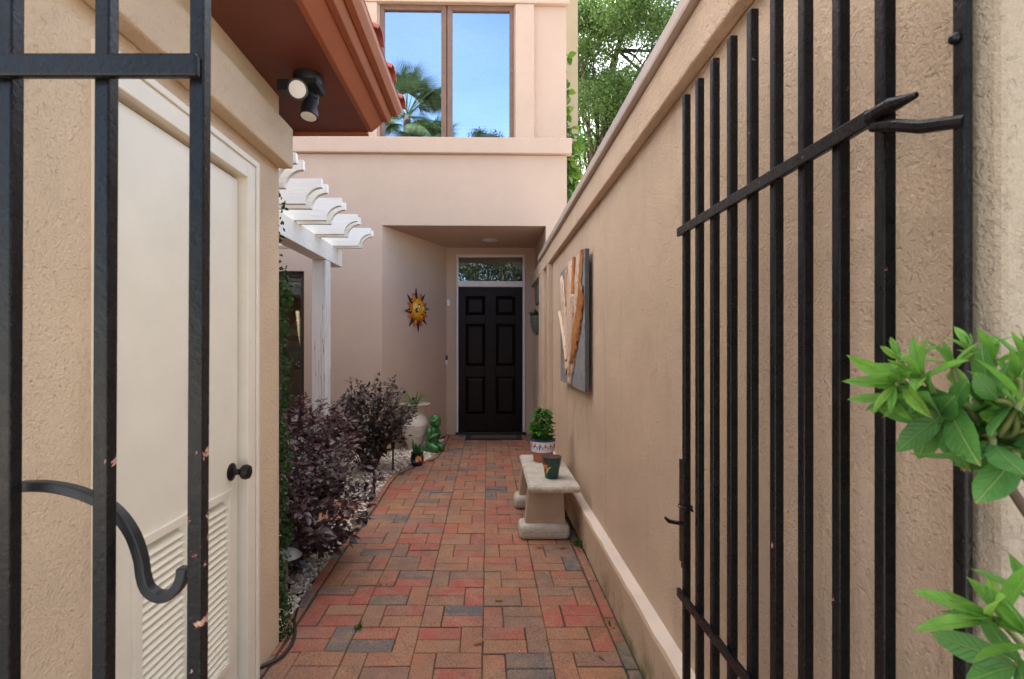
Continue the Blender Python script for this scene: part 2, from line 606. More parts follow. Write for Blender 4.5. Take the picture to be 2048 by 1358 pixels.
def leafmesh(name, mat, P, D, N, L, W, parent=None, fold=.18, droop=.12, detail=1, extra=None):
    """elliptical folded leaves; arrays (n,3),(n,3),(n,3),(n,),(n,)"""
    P = np.asarray(P, float)
    D = np.asarray(D, float)
    N = np.asarray(N, float)
    n = len(P)
    L = np.broadcast_to(np.asarray(L, float), (n,))[:, None]
    W = np.broadcast_to(np.asarray(W, float), (n,))[:, None]
    D = D / np.linalg.norm(D, axis=1, keepdims=True).clip(1e-6)
    S = np.cross(D, N)
    S = S / np.linalg.norm(S, axis=1, keepdims=True).clip(1e-6)
    N = np.cross(S, D)
    loc = np.array(parent_loc(parent))
    if detail == 1:
        st = [(0, 0), (.32, .42), (.68, .38), (1, 0)]
    elif detail == 0:
        st = [(0, 0), (.5, .5), (1, 0)]
    else:
        st = [(0, .04), (.12, .22), (.3, .43), (.5, .5), (.7, .42), (.87, .22), (1, 0)]
    rows = []
    for t, w in st:
        c = P + D * L * t - N * L * droop * t * t
        if w == 0:
            rows.append([c])
        else:
            up = N * W * w * 2 * fold
            rows.append([c + S * W * w + up, c, c - S * W * w + up])
    flat = [a for r in rows for a in r]
    k = len(flat)
    V = np.stack(flat, 1).reshape(-1, 3) - loc
    F = []
    idx = []
    q = 0
    for r in rows:
        idx.append(list(range(q, q + len(r))))
        q += len(r)
    for a, b in zip(idx[:-1], idx[1:]):
        if len(a) == 1 and len(b) == 3:
            F += [(a[0], b[0], b[1]), (a[0], b[1], b[2])]
        elif len(a) == 3 and len(b) == 3:
            F += [(a[0], b[0], b[1], a[1]), (a[1], b[1], b[2], a[2])]
        else:
            F += [(a[0], b[0], a[1]), (a[1], b[0], a[2])]
    nv = []
    for f in F:
        nv.append(len(f))
    loops = np.concatenate([np.array(f) for f in F])
    base = (np.arange(n) * k)[:, None]
    LI = (base + loops[None, :]).reshape(-1)
    tot = np.tile(np.array(nv), n)
    start = np.concatenate([[0], np.cumsum(tot)[:-1]])
    me = bpy.data.meshes.new(name)
    me.vertices.add(len(V))
    me.vertices.foreach_set('co', V.astype(np.float32).ravel())
    me.loops.add(len(LI))
    me.loops.foreach_set('vertex_index', LI.astype(np.int32))
    me.polygons.add(len(tot))
    me.polygons.foreach_set('loop_start', start.astype(np.int32))
    me.polygons.foreach_set('loop_total', tot.astype(np.int32))
    if detail != 0:
        me.polygons.foreach_set('use_smooth', np.ones(len(tot), bool))
    if detail == 2:
        tmpl = []
        for (t, w_), r_ in zip(st, rows):
            tmpl += [(t, .5)] if len(r_) == 1 else [(t, .5 + w_), (t, .5), (t, .5 - w_)]
        uvl = me.uv_layers.new(name='UVMap')
        uvl.data.foreach_set('uv', np.tile(np.array(tmpl)[loops], (n, 1)).astype(np.float32).ravel())
    me.update(calc_edges=True)
    me.validate()
    me.materials.append(mat)
    o = bpy.data.objects.new(name, me)
    C.objects.link(o)
    if parent:
        o.parent = parent
    WLOC[o.name] = parent_loc(parent)
    return o


def rdir(n, up=0.0):
    d = RNG.normal(size=(n, 3))
    d /= np.linalg.norm(d, axis=1, keepdims=True)
    d[:, 2] += up
    return d / np.linalg.norm(d, axis=1, keepdims=True)


def smoothpath(pts, k=6):
    """Catmull-Rom through points"""
    p = [Vector(q) for q in pts]
    p = [p[0] * 2 - p[1]] + p + [p[-1] * 2 - p[-2]]
    out = []
    for i in range(1, len(p) - 2):
        for j in range(k):
            t = j / k
            a, b, c, d = p[i - 1], p[i], p[i + 1], p[i + 2]
            out.append(.5 * ((2 * b) + (c - a) * t + (2 * a - 5 * b + 4 * c - d) * t * t + (3 * b - 3 * c + d - a) * t ** 3))
    out.append(p[-2])
    return out


SH = math.tan(R(1.1))   # the house stands about a degree off square to the path


def hy(x, y):
    return y + x * SH


# ------------------------------------------------------------------ camera, sky, sun
cam = bpy.data.objects.new('camera', bpy.data.cameras.new('camera'))
C.objects.link(cam)
cam.location = (0, 0, 1.352)
cam.rotation_euler = (R(90), 0, 0)
cam.data.sensor_width = 36
cam.data.lens = 36 * 1006 / 2048
cam.data.shift_x = 48 / 2048
cam.data.shift_y = 14 / 2048
cam.data.clip_start = .05
cam.data.clip_end = 2000
cam.data.dof.use_dof = True
cam.data.dof.focus_distance = 4.0
cam.data.dof.aperture_fstop = 9
sc.camera = cam

EL, AZ = R(43), R(-6)      # sun high behind the house; AZ measured from +Y towards +X
w = bpy.data.worlds.new('World')
sc.world = w
w.use_nodes = True
nt = w.node_tree
bg = nt.nodes['Background']
sky = nd(nt, 'ShaderNodeTexSky')
sky.sky_type = 'NISHITA'
sky.sun_disc = False
sky.sun_elevation = EL
sky.sun_rotation = AZ
sky.air_density = 1.0
sky.dust_density = 1.2
sky.ozone_density = 1.0
tc = nd(nt, 'ShaderNodeTexCoord')
mp = nd(nt, 'ShaderNodeMapping')
mp.inputs['Scale'].default_value = (1, 1, 2.6)
nt.links.new(tc.outputs['Generated'], mp.inputs['Vector'])
cl = noise(nt, mp.outputs['Vector'], 1.7, 8, .58, .4)
sepw = nd(nt, 'ShaderNodeSeparateXYZ')
nt.links.new(tc.outputs['Generated'], sepw.inputs[0])
# thin bright cloud, added thickest overhead and leftward to whiten and lift the light, clear blue low in the opposite sky
lift = math_(nt, 'ADD', math_(nt, 'MULTIPLY', sepw.outputs[2], .26), math_(nt, 'MULTIPLY', sepw.outputs[0], -.10))
cl = math_(nt, 'ADD', cl, lift)
cov = ramp(nt, cl, [(.50, 0), (.78, .85)])
cov = math_(nt, 'MULTIPLY', cov, ramp(nt, math_(nt, 'ADD', math_(nt, 'MULTIPLY', sepw.outputs[1], .5), .5), [(.10, .10), (.42, 1)]))
cc = mixc(nt, cov, sky.outputs['Color'], (8.6, 8.2, 7.7))
nt.links.new(cc, bg.inputs['Color'])
bg.inputs['Strength'].default_value = .12

sun = bpy.data.objects.new('sun', bpy.data.lights.new('sun', 'SUN'))
C.objects.link(sun)
sun.data.energy = 5.0
sun.data.angle = R(.5)
sun.data.color = (1, .94, .85)
sdir = Vector((math.sin(AZ) * math.cos(EL), math.cos(AZ) * math.cos(EL), math.sin(EL)))
sun.rotation_euler = sdir.to_track_quat('Z', 'Y').to_euler()
sun.location = (0, 0, 20)

sc.view_settings.view_transform = 'Standard'
sc.view_settings.look = 'None'
sc.view_settings.exposure = 2.25
sc.view_settings.gamma = 1
sc.render.engine = 'CYCLES'
sc.cycles.max_bounces = 8
sc.cycles.diffuse_bounces = 5
sc.cycles.transparent_max_bounces = 12
sc.cycles.caustics_reflective = False
sc.cycles.caustics_refractive = False
sc.cycles.use_denoising = True

# ------------------------------------------------------------------ ground
g = MB()
g.add([(-250, -250, -.03), (250, -250, -.03), (250, 250, -.03), (-250, 250, -.03)], [(0, 1, 2, 3)])
tag(g.build('ground', M_ground), None, None, kind='structure')

# soil of the bed, as a gently uneven sheet
b = MB()
nx, ny = 40, 50
vs = []
for j in range(ny + 1):
    for i in range(nx + 1):
        x = -4.15 + i * (4.15 - .50) / nx
        y = 2.30 + j * (7.95 - 2.30) / ny
        vs.append((x, y, -.022 + .012 * math.sin(x * 5 + y * 3) * math.sin(y * 4.1)))
b.add(vs, [(j * (nx + 1) + i, j * (nx + 1) + i + 1, (j + 1) * (nx + 1) + i + 1, (j + 1) * (nx + 1) + i) for j in range(ny) for i in range(nx)])
tag(b.build('soil', M_soil), None, None, kind='structure')

EDGE = [(1.9, -.93), (2.135, -.925), (3.34, -.953), (4.28, -.948), (5.0, -.965), (5.35, -.95), (5.6, -.86), (5.91, -.73), (6.13, -.62), (6.5, -.595), (7.9, -.58)]


def edge_x(y):
    if y <= EDGE[0][0]:
        return EDGE[0][1]
    for (y0, x0), (y1, x1) in zip(EDGE[:-1], EDGE[1:]):
        if y <= y1:
            return x0 + (x1 - x0) * (y - y0) / (y1 - y0)
    return EDGE[-1][1]


def brick(mb, x0, x1, y0, y1, z=0.0, h=.055, rz=0, gap=.0015, ch=.003):
    cx, cy = (x0 + x1) / 2, (y0 + y1) / 2
    hx, hy_ = (x1 - x0) / 2 - gap, (y1 - y0) / 2 - gap
    z += random.uniform(-.003, .003)
    cx += random.uniform(-.0015, .0015)
    cy += random.uniform(-.0015, .0015)
    hx -= random.uniform(0, .0015)
    hy_ -= random.uniform(0, .0015)
    tx, ty = random.uniform(-.012, .012), random.uniform(-.012, .012)
    rz += random.uniform(-.012, .012)
    co, si = math.cos(rz), math.sin(rz)

    def P(u, v, zz):
        return (cx + u * co - v * si, cy + u * si + v * co, zz + u * tx + v * ty)
    vs = []
    for (k, zz) in ((0, -h), (0, -ch), (ch, 0)):
        for (su, sv) in ((-1, -1), (1, -1), (1, 1), (-1, 1)):
            vs.append(P(su * (hx - k), sv * (hy_ - k), z + zz))
    fs = [(8, 9, 10, 11)]
    for a in (0, 4):
        for k in range(4):
            fs.append((a + k, a + (k + 1) % 4, a + 4 + (k + 1) % 4, a + 4 + k))
    mb.add(vs, fs)


bp = MB()
bp.cur = 1
mort = [(.66, -1.2), (.66, 7.76), (-.575, 7.76)] + [(x, y) for y, x in reversed(EDGE[:-1])] + [(-.93, -1.2)]
bp.prism(mort, 'z', -.04, -.0075)
bp.cur = 0
COLS = [-.93, -.63, -.327, -.024, .275, .572]
y0 = 2.219 - 16 * .2032
for r in range(0, 44):
    ya = y0 + r * .2032
    for c in range(-0, 5):
        xa, xb = COLS[c], COLS[c + 1]
        yj = ya + [.012, .006, 0, -.004, .004][c] + random.uniform(-.002, .002)
        if yj + .2 > 7.72:
            continue
        wv = (xb - xa) / 3
        rects = []
        if r % 2 == 0:     # two flat bricks at left, one on end at right
            rects = [(xa, xb - wv, yj, yj + .1016), (xa, xb - wv, yj + .1016, yj + .2032), (xb - wv, xb, yj, yj + .2032)]
        else:
            rects = [(xa, xa + wv, yj, yj + .2032), (xa + wv, xb, yj, yj + .1016), (xa + wv, xb, yj + .1016, yj + .2032)]
        for (a, b_, c_, d) in rects:
            e = max(edge_x(c_), edge_x(d))
            if b_ < e + .03:
                continue
            a2 = e + .004 if a == COLS[0] else max(a, e + .004)
            brick(bp, a2, b_, c_, d)
# border bricks set on edge along both sides
s = 1.0
while s < 7.6:
    ye = s + .1
    xm = edge_x(ye)
    dx = edge_x(ye + .05) - edge_x(ye - .05)
    sl = math.hypot(dx, .1) / .1
    rz = -math.atan2(dx, .1)
    brick(bp, xm - .058, xm - .002, ye - .1 * 1.0, ye + .1 * 1.0, .004, rz=rz)
    s += .2 / sl
s = .7
while s < 3.55:
    brick(bp, .576, .632, s, s + .2, .002)
    s += .2
# bricks by the door, right of the last column, and the side path that leaves to the left
for r in range(20):
    ya = 3.62 + r * .2032
    if ya > 7.5:
        break
    if ya > 4.6:
        brick(bp, .575, .66, ya, ya + .2032)
for r in range(6):
    for c in range(9):
        xa = -2.85 + c * .2
        if r % 2:
            xa += .1
        brick(bp, xa, xa + .2, 3.80 + r * .1, 3.90 + r * .1, .001)
tag(bp.build('brick_path', [M_brick, M_mortar]), None, None, kind='structure')

# gravel: thousands of chips, nobody could count them
ico = bmesh.new()
bmesh.ops.create_icosphere(ico, subdivisions=1, radius=1)
IV = np.array([v.co[:] for v in ico.verts])
IF = np.array([[v.index for v in f.verts] for f in ico.faces])
ico.free()


def stones(name, mat, pts, size, flat=.6):
    n = len(pts)
    A = RNG.normal(size=(n, 3, 3))
    Q, _ = np.linalg.qr(A)
    S = size[:, None, None] * (RNG.uniform(.6, 1.25, size=(n, 1, 3)) * np.array([1, 1, flat]))
    V = IV[None] * RNG.uniform(.78, 1.18, size=(n, len(IV), 1)) * S
    rot = np.zeros((n, 3, 3))
    a = RNG.uniform(0, 2 * PI, n)
    rot[:, 0, 0] = np.cos(a)
    rot[:, 0, 1] = -np.sin(a)
    rot[:, 1, 0] = np.sin(a)
    rot[:, 1, 1] = np.cos(a)
    rot[:, 2, 2] = 1
    V = np.einsum('nij,nkj->nki', rot, V) + np.asarray(pts)[:, None, :]
    F = (IF[None] + (np.arange(n) * len(IV))[:, None, None]).reshape(-1, 3)
    me = bpy.data.meshes.new(name)
    me.from_pydata(V.reshape(-1, 3).tolist(), [], F.tolist())
    me.materials.append(mat)
    o = bpy.data.objects.new(name, me)
    C.objects.link(o)
    return o


pts = []
while len(pts) < 15000:
    y = random.uniform(2.31, 7.3)
    x = random.uniform(-2.9, -.56)
    wall_l = -1.334 + .693 * (y - 6.36) / 1.41 + .04 if y > 6.36 else -9
    if x > edge_x(y) - .055 or x < wall_l:
        continue
    if 3.80 < y < 4.40 and x < -1.08:
        continue
    if x < -1.6 and random.random() < .6:
        continue
    pts.append((x, y, random.uniform(-.014, .008)))
tag(stones('gravel', M_gravel, np.array(pts), RNG.uniform(.009, .021, len(pts)), .7), 'white and tan marble chips covering the planting bed', 'gravel', kind='stuff')
pts = [(random.uniform(.595, .642), random.uniform(3.2, 4.75), -.006) for _ in range(500)]
tag(stones('litter', M_soil, np.array(pts), RNG.uniform(.005, .013, len(pts)), .7), 'dark soil crumbs between bench and wall foot', 'soil', kind='stuff')

# ------------------------------------------------------------------ main house
HO = (0, 6.36, 0)
house = thing('house', 'two storey tan stucco house with recessed front entry at the end of the brick path', 'house', HO)


def hb(mb, name, mat, parent=None, **kw):
    return mb.build(name, mat, parent or house, shear=SH, **kw)


f0, f1 = 6.36, 6.58
m = MB()
m.box(-4.2, -3.6, f0, f1, -.03, 3.77)
m.box(-3.6, -2.31, f0, f1, 2.30, 3.77)
m.box(-3.6, -2.31, f0, f1, -.03, .10)
m.box(-2.31, -1.334, f0, f1, -.03, 3.77)
m.box(-1.334, .733, f0, f1, 2.88, 3.77)
m.box(.733, 1.0, f0, f1, -.03, 3.77)
# upper storey, set back in panels; unseen height chosen to shade the courtyard
m.box(-4.2, -1.372, 6.40, f1, 3.77, 7.6)
m.box(-1.372, .327, 6.40, f1, 3.77, 3.985)
m.box(-1.372, .327, 6.40, f1, 5.70, 7.6)
m.box(.327, 1.0, 6.40, f1, 3.77, 7.6)
# sides and rear
m.box(.80, 1.0, f1, 13, -.03, 7.6)
m.box(-4.2, -4.0, f1, 13, -.03, 7.6)
m.box(-4.0, .80, 12.8, 13, -.03, 7.6)
# left wing along the bed
m.box(-4.2, -4.0, 2.30, f0, -.03, 3.4)
hb(m, 'wall', M_facade)
m = MB()
m.box(-4.0, .80, f1, 12.8, 7.2, 7.4)
hb(m, 'roof', M_wing)
m = MB()
m.box(-4.2, 1.055, 6.295, 6.399, 3.775, 3.975)
hb(m, 'sill_band', M_facade, bevel=.012)
m = MB()
m.box(-4.2, 1.03, 6.33, 6.399, 5.685, 6.15)
hb(m, 'head_band', M_facade, bevel=.01)
for (xa, xb) in ((-1.66, -1.395), (.345, .585)):
    m = MB()
    m.box(xa, xb, 6.345, 6.399, 3.977, 5.683)
    hb(m, 'pilaster', M_facade, bevel=.01)
m = MB()
m.box(1.002, 1.30, 7.25, 12.9, -.03, 7.55)
hb(m, 'side_wing', M_wing)
# alcove
m = MB()
m.prism([(-1.334, f1 - .22), (-.641, 7.77), (-.641, 8.0), (-1.6, 8.0), (-1.6, f1), (-1.334, f1)], 'z', -.03, 2.878)
m.box(-.641, -.489, 7.77, 8.0, -.03, 2.878)
m.box(.574, .95, 7.77, 8.0, -.03, 2.878)
m.box(-.489, .574, 7.77, 8.0, 2.776, 2.878)
m.box(.733, .799, f1, 7.77, 2.43, 2.878)
hb(m, 'alcove_wall', M_facade)
m = MB()
m.box(-1.334, .799, f1 + .001, 8.0, 2.88, 3.0)
hb(m, 'alcove_ceiling', M_facade)
# upper window with two lights and blinds behind
win = MB()
for (xa, xb, za, zb) in ((-1.37, -1.315, 3.99, 5.695), (-.594, -.53, 3.99, 5.695), (-.516, -.452, 3.99, 5.695), (.275, .325, 3.99, 5.695),
                         (-1.315, -.594, 5.625, 5.695), (-.452, .275, 5.625, 5.695), (-1.315, -.594, 3.99, 4.015), (-.452, .275, 3.99, 4.015)):
    win.box(xa, xb, 6.40, 6.46, za, zb)
win.box(-.53, -.516, 6.42, 6.46, 3.99, 5.695)
wf = hb(win, 'upper_window', M_brownframe, bevel=.004)
for (xa, xb) in ((-1.315, -.594), (-.452, .275)):
    m = MB()
    m.box(xa, xb, 6.43, 6.434, 4.015, 5.625)
    hb(m, 'pane', M_mirrorglass, wf)
    m = MB()
    z = 4.03
    while z < 5.61:
        m.prism([(6.485, z), (6.515, z + .010), (6.5155, z + .012), (6.4855, z + .002)], 'x', xa + .004, xb - .004)
        z += .048
    bl = hb(m, 'blind', M_blind, wf)
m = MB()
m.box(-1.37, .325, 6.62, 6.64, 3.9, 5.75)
hb(m, 'dark_room_sheet', M_dark)  # dark sheet painted as the unlit room behind the blinds
# left glass door and the dim room behind it
m = MB()
for (xa, xb, za, zb) in ((-2.375, -2.312, .102, 2.298), (-3.598, -3.53, .102, 2.298), (-3.53, -2.375, 2.23, 2.298), (-3.53, -2.375, .102, .17)):
    m.box(xa, xb, 6.43, 6.50, za, zb)
gd = hb(m, 'glass_door', M_darkframe, bevel=.004)
m = MB()
m.box(-3.53, -2.375, 6.46, 6.466, .17, 2.23)
hb(m, 'pane', M_clearglass, gd)
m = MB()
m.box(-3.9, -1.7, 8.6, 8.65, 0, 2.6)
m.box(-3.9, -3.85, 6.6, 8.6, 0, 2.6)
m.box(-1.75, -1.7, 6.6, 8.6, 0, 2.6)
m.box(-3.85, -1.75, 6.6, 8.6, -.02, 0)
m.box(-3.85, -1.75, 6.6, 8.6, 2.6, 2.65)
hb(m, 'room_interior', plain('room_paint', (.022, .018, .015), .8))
m = MB()
m.box(-2.465, -2.378, 6.4545, 6.459, 1.065, 1.185)
stk = hb(m, 'window_sticker', M_blackplastic, gd)
m = MB()
for j in range(3):
    for k in range(2):
        m.cur = (j + k) % 2
        m.box(-2.452 + k * .034, -2.427 + k * .034, 6.453, 6.4544, 1.095 + j * .027, 1.112 + j * .027)
hb(m, 'sticker_marks', [plain('faded_red', (.16, .02, .02), .6), plain('faded_white', (.22, .21, .2), .6)], stk)
# front door, its casing, the transom above
m = MB()
for (xa, xb, za, zb) in ((-.487, -.457, 0, 2.772), (.536, .572, 0, 2.772), (-.457, .536, 2.735, 2.772), (-.457, .536, 2.272, 2.36)):
    m.box(xa, xb, 7.745, 7.83, za, zb)
dc = hb(m, 'door_casing', M_doorcasing, bevel=.006)
m = MB()
m.box(-.457, .536, 7.79, 7.795, 2.362, 2.734)
hb(m, 'transom_pane', M_transomglass, dc)
m = MB()
m.box(-.457, .536, 7.95, 7.97, 2.30, 2.80)
hb(m, 'transom_lining', plain('hall_paint', (.10, .075, .05), .8), dc)
m = MB()
xs = [-.455, -.345, -.045, .125, .425, .534]
zs = [.035, .30, .88, 1.05, 1.70, 1.84, 2.13, 2.268]
# stiles, rails, then raised panels
for i in (0, 2, 4):
    m.box(xs[i], xs[i + 1], 7.80, 7.85, zs[0], zs[-1])
for j in (0, 2, 4, 6):
    for (xa, xb) in ((xs[1], xs[2]), (xs[3], xs[4])):
        m.box(xa, xb, 7.80, 7.85, zs[j], zs[j + 1])
fd = hb(m, 'front_door', M_doorpaint, bevel=.004)
for j in (1, 3, 5):
    for (xa, xb) in ((xs[1], xs[2]), (xs[3], xs[4])):
        p = MB()
        za, zb = zs[j], zs[j + 1]
        k = .05
        ya, yb = 7.835, 7.806
        vv = [(xa, ya, za), (xb, ya, za), (xb, ya, zb), (xa, ya, zb), (xa + k, yb, za + k), (xb - k, yb, za + k), (xb - k, yb, zb - k), (xa + k, yb, zb - k)]
        p.add(vv, [(4, 5, 6, 7), (0, 1, 5, 4), (1, 2, 6, 5), (2, 3, 7, 6), (3, 0, 4, 7)])
        hb(p, 'door_panel', M_doorpaint, fd)
m = MB()
m.box(-.50, .585, 7.70, 7.85, -.01, .034)
hb(m, 'door_sill', M_blackplastic, bevel=.004)

# things fixed to the house
m = MB()
lt = thing('recessed_light', 'round recessed downlight in the ceiling of the front entry', 'ceiling light', (.03, hy(.03, 7.2), 2.878))
m.lathe([(.085, 0), (.085, -.004), (.105, -.008), (.11, -.002), (.11, 0)], (.03, hy(.03, 7.2), 2.879), 28)
m.build('trim_ring', M_doorcasing, lt, smooth=40)
m = MB()
m.lathe([(.0, -.0005), (.084, -.001), (.084, -.002), (0, -.0025)], (.03, hy(.03, 7.2), 2.879), 28)
m.build('lens', M_lens, lt)

m = MB()
m.box(-.633, -.583, 7.735, 7.769, 1.975, 2.075)
tag(m.build('sensor_box', M_white, None, bevel=.006, shear=SH), 'small white sensor box high on the wall left of the front door', 'sensor')
db = thing('doorbell', 'slim video doorbell, black over white, on the corner left of the front door', 'doorbell', (-.632, hy(-.63, 7.745), 1.06))
m = MB()
m.box(-.654, -.620, 7.735, 7.765, 1.145, 1.215)
m.build('camera_cap', M_blackplastic, db, bevel=.006, shear=SH)
m = MB()
m.box(-.651, -.623, 7.737, 7.765, 1.075, 1.143)
m.build('button_plate', M_white, db, bevel=.005, shear=SH)

mt = thing('doormat', 'dark rubber doormat with a brown fibre centre in front of the door', 'doormat', (.05, 7.42, .003))
m = MB()
m.box(-.33, .50, 7.26, 7.64, .004, .016)
m.build('rubber_mat', M_mat, mt, bevel=.004, shear=SH)
m = MB()
m.box(-.25, .42, 7.33, 7.57, .0165, .022)
m.build('fibre_panel', M_matfibre, mt, shear=SH)

# painting and small box in the room behind the glass door
pa = thing('painting', 'bright abstract painting of orange, teal and white bands seen through the left glass door', 'painting', (-2.75, hy(-2.75, 8.5), 1.3))
m = MB()
yy = 8.55
bands = [((.80, .16, .05), 0), ((.75, .22, .08), 1), ((.06, .45, .40), 2), ((.60, .75, .68), 3), ((.06, .12, .20), 4), ((.65, .50, .18), 5), ((.04, .50, .46), 6), ((.06, .68, .60), 7)]
mats_p = [plain('painting_%s' % n, c, .6, var=.35, vscale=9) for (c, i), n in zip(bands, 'orange rust teal white navy ochre aqua sea'.split())]
ox, oz = -2.60, 1.42
angs = [R(118), R(134), R(146), R(157), R(167), R(177), R(186), R(197), R(216)]
for i in range(8):
    m.cur = i
    a0, a1 = angs[i], angs[i + 1]
    arc = [(ox + .80 * math.cos(a0 + (a1 - a0) * k / 4), oz + .62 * math.sin(a0 + (a1 - a0) * k / 4)) for k in range(5)]
    m.prism([(ox, oz)] + arc, 'y', yy - .012 - .001 * i, yy)
m.build('paint_bands', mats_p, pa, shear=SH)
m = MB()
m.box(-3.42, -2.58, yy + .001, yy + .02, .9, 2.1)
m.build('canvas', plain('painting_ground', (.035, .035, .04), .7), pa, shear=SH)

# ------------------------------------------------------------------ side building on the left
SX = -.95
sb = thing('outbuilding', 'low tan outbuilding with cream service door and red tiled eaves on the left', 'building', (SX, 1.3, 0))
DY0, DY1, DH = 1.262, 1.945, 2.005
m = MB()
m.box(SX - .2, SX, .45, DY0 - .02, -.03, 2.487)
m.box(SX - .2, SX, DY1 + .02, 2.285, -.03, 2.487)
m.box(SX - .2, SX, DY0 - .02, DY1 + .02, DH + .02, 2.487)
m.box(-4.0, SX - .2, 2.08, 2.285, -.03, 2.487)
m.box(-4.0, SX - .2, .45, .65, -.03, 2.487)
m.build('wall', M_side, sb)
m = MB()
m.box(SX + .001, SX + .066, .45, 2.288, 2.157, 2.34)
m.build('header_beam', M_side, sb, bevel=.010)
# soffit, stepped fascia, roof
m = MB()
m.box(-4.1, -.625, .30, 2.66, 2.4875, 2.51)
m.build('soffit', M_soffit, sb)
m = MB()
m.prism([(-.635, 2.487), (-.612, 2.487), (-.556, 2.535), (-.556, 2.515), (-.556, 2.56), (-.635, 2.56)][:3] + [(-.556, 2.56), (-.635, 2.56)], 'y', .30, 2.664)
m.prism([(-.555, 2.532), (-.528, 2.532), (-.502, 2.562), (-.502, 2.59), (-.555, 2.59)], 'y', .30, 2.655)
m.prism([(-.501, 2.556), (-.475, 2.560), (-.452, 2.586), (-.452, 2.612), (-.501, 2.612)], 'y', .30, 2.645)
m.box(-4.1, -.6355, 2.661, 2.69, 2.475, 2.56)
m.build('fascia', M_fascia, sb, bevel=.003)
m = MB()
pitch = math.tan(R(19))
m.prism([(-.45, 2.613), (-2.4, 2.613 + 1.95 * pitch), (-2.4, 2.56), (-.64, 2.562)], 'y', .31, 2.66)
m.prism([(-2.4, 2.613 + 1.95 * pitch), (-4.1, 2.64), (-4.1, 2.56), (-2.4, 2.56)], 'y', .31, 2.66)
m.build('roof_deck', M_rtile, sb)
m = MB()
nt_y = [.36 + .283 * k for k in range(9)]
for yk in nt_y:
    for c in range(6):
        xa = -.437 - c * .36
        xb = xa - .42
        za = 2.606 + (-.45 - xa) * pitch + .012
        zb = 2.606 + (-.45 - xb) * pitch + .002
        ra, rb = .066 + random.uniform(-.003, .003), .054
        yo = random.uniform(-.008, .008)
        vs, fs = [], []
        for (xx, zz, rr) in ((xa, za, ra), (xb, zb, rb)):
            for t in (1.0, .84):
                for k in range(9):
                    a = PI * k / 8
                    vs.append((xx, yk + yo + rr * t * math.cos(a), zz + rr * t * .62 * math.sin(a)))
        for k in range(8):
            fs += [(k, k + 1, 18 + k + 1, 18 + k), (9 + k + 1, 9 + k, 27 + k, 27 + k + 1), (k + 1, k, 9 + k, 9 + k + 1), (18 + k, 18 + k + 1, 27 + k + 1, 27 + k)]
        m.add(vs, fs)
m.build('roof_tiles', M_rtile, sb, smooth=50)
# service door
m = MB()
m.box(SX - .03, SX + .022, DY0 - .058, DY0, -.0, DH + .085)
m.box(SX - .03, SX + .022, DY1, DY1 + .085, -.0, DH + .085)
m.box(SX - .03, SX + .022, DY0, DY1, DH, DH + .085)
m.box(SX + .0225, SX + .030, DY0 - .058, DY0 - .042, 0, DH + .085)
m.box(SX + .0225, SX + .030, DY1 + .062, DY1 + .085, 0, DH + .085)
m.box(SX + .0225, SX + .030, DY0 - .041, DY1 + .061, DH + .062, DH + .085)
m.box(SX - .10, SX - .031, DY0, DY0 + .012, 0, DH)
m.box(SX - .10, SX - .031, DY1 - .012, DY1, 0, DH)
m.box(SX - .10, SX - .031, DY0 + .012, DY1 - .012, DH - .012, DH)
m.build('door_casing', M_creamtrim, sb, bevel=.003)
VY0, VY1, VZ0, VZ1 = 1.375, 1.865, .185, .80
DX = SX - .012
m = MB()
m.box(DX - .04, DX, DY0 + .014, VY0, .01, DH - .015)
m.box(DX - .04, DX, VY1, DY1 - .014, .01, DH - .015)
m.box(DX - .04, DX, VY0, VY1, VZ1, DH - .015)
m.box(DX - .04, DX, VY0, VY1, .01, VZ0)
sd = m.build('service_door', M_cream, sb)
m = MB()
for (a, b_, c_, d) in ((VY0 - .02, VY0 + .012, VZ0 - .02, VZ1 + .022), (VY1 - .012, VY1 + .02, VZ0 - .02, VZ1 + .022), (VY0 + .012, VY1 - .012, VZ1 - .004, VZ1 + .022), (VY0 + .012, VY1 - .012, VZ0 - .02, VZ0 + .006), (1.588, 1.606, VZ0 + .006, VZ1 - .004)):
    m.box(DX - .03, DX + .010, a, b_, c_, d)
z = VZ0 + .008
while z < VZ1 - .02:
    for (ya, yb) in ((VY0 + .012, 1.588), (1.606, VY1 - .012)):
        m.prism([(DX - .026, z + .020), (DX + .004, z), (DX + .007, z + .003), (DX - .023, z + .024)], 'y', ya, yb)
    z += .0245
m.build('louvre', M_cream, sd, bevel=.0012)
m = MB()
m.lathe([(.033, 0), (.033, .004), (.027, .008), (.013, .012), (.010, .030), (.016, .036), (.026, .044), (.0285, .056), (.024, .068), (.010, .075), (0, .076)], (DX, 1.885, .882), 24, axis=(1, 0, 0))
m.build('knob', M_knob, sd, smooth=40)
m = MB()
m.box(SX - .12, SX + .03, DY0, DY1, -.02, .008)
m.build('threshold', M_concrete, sb)

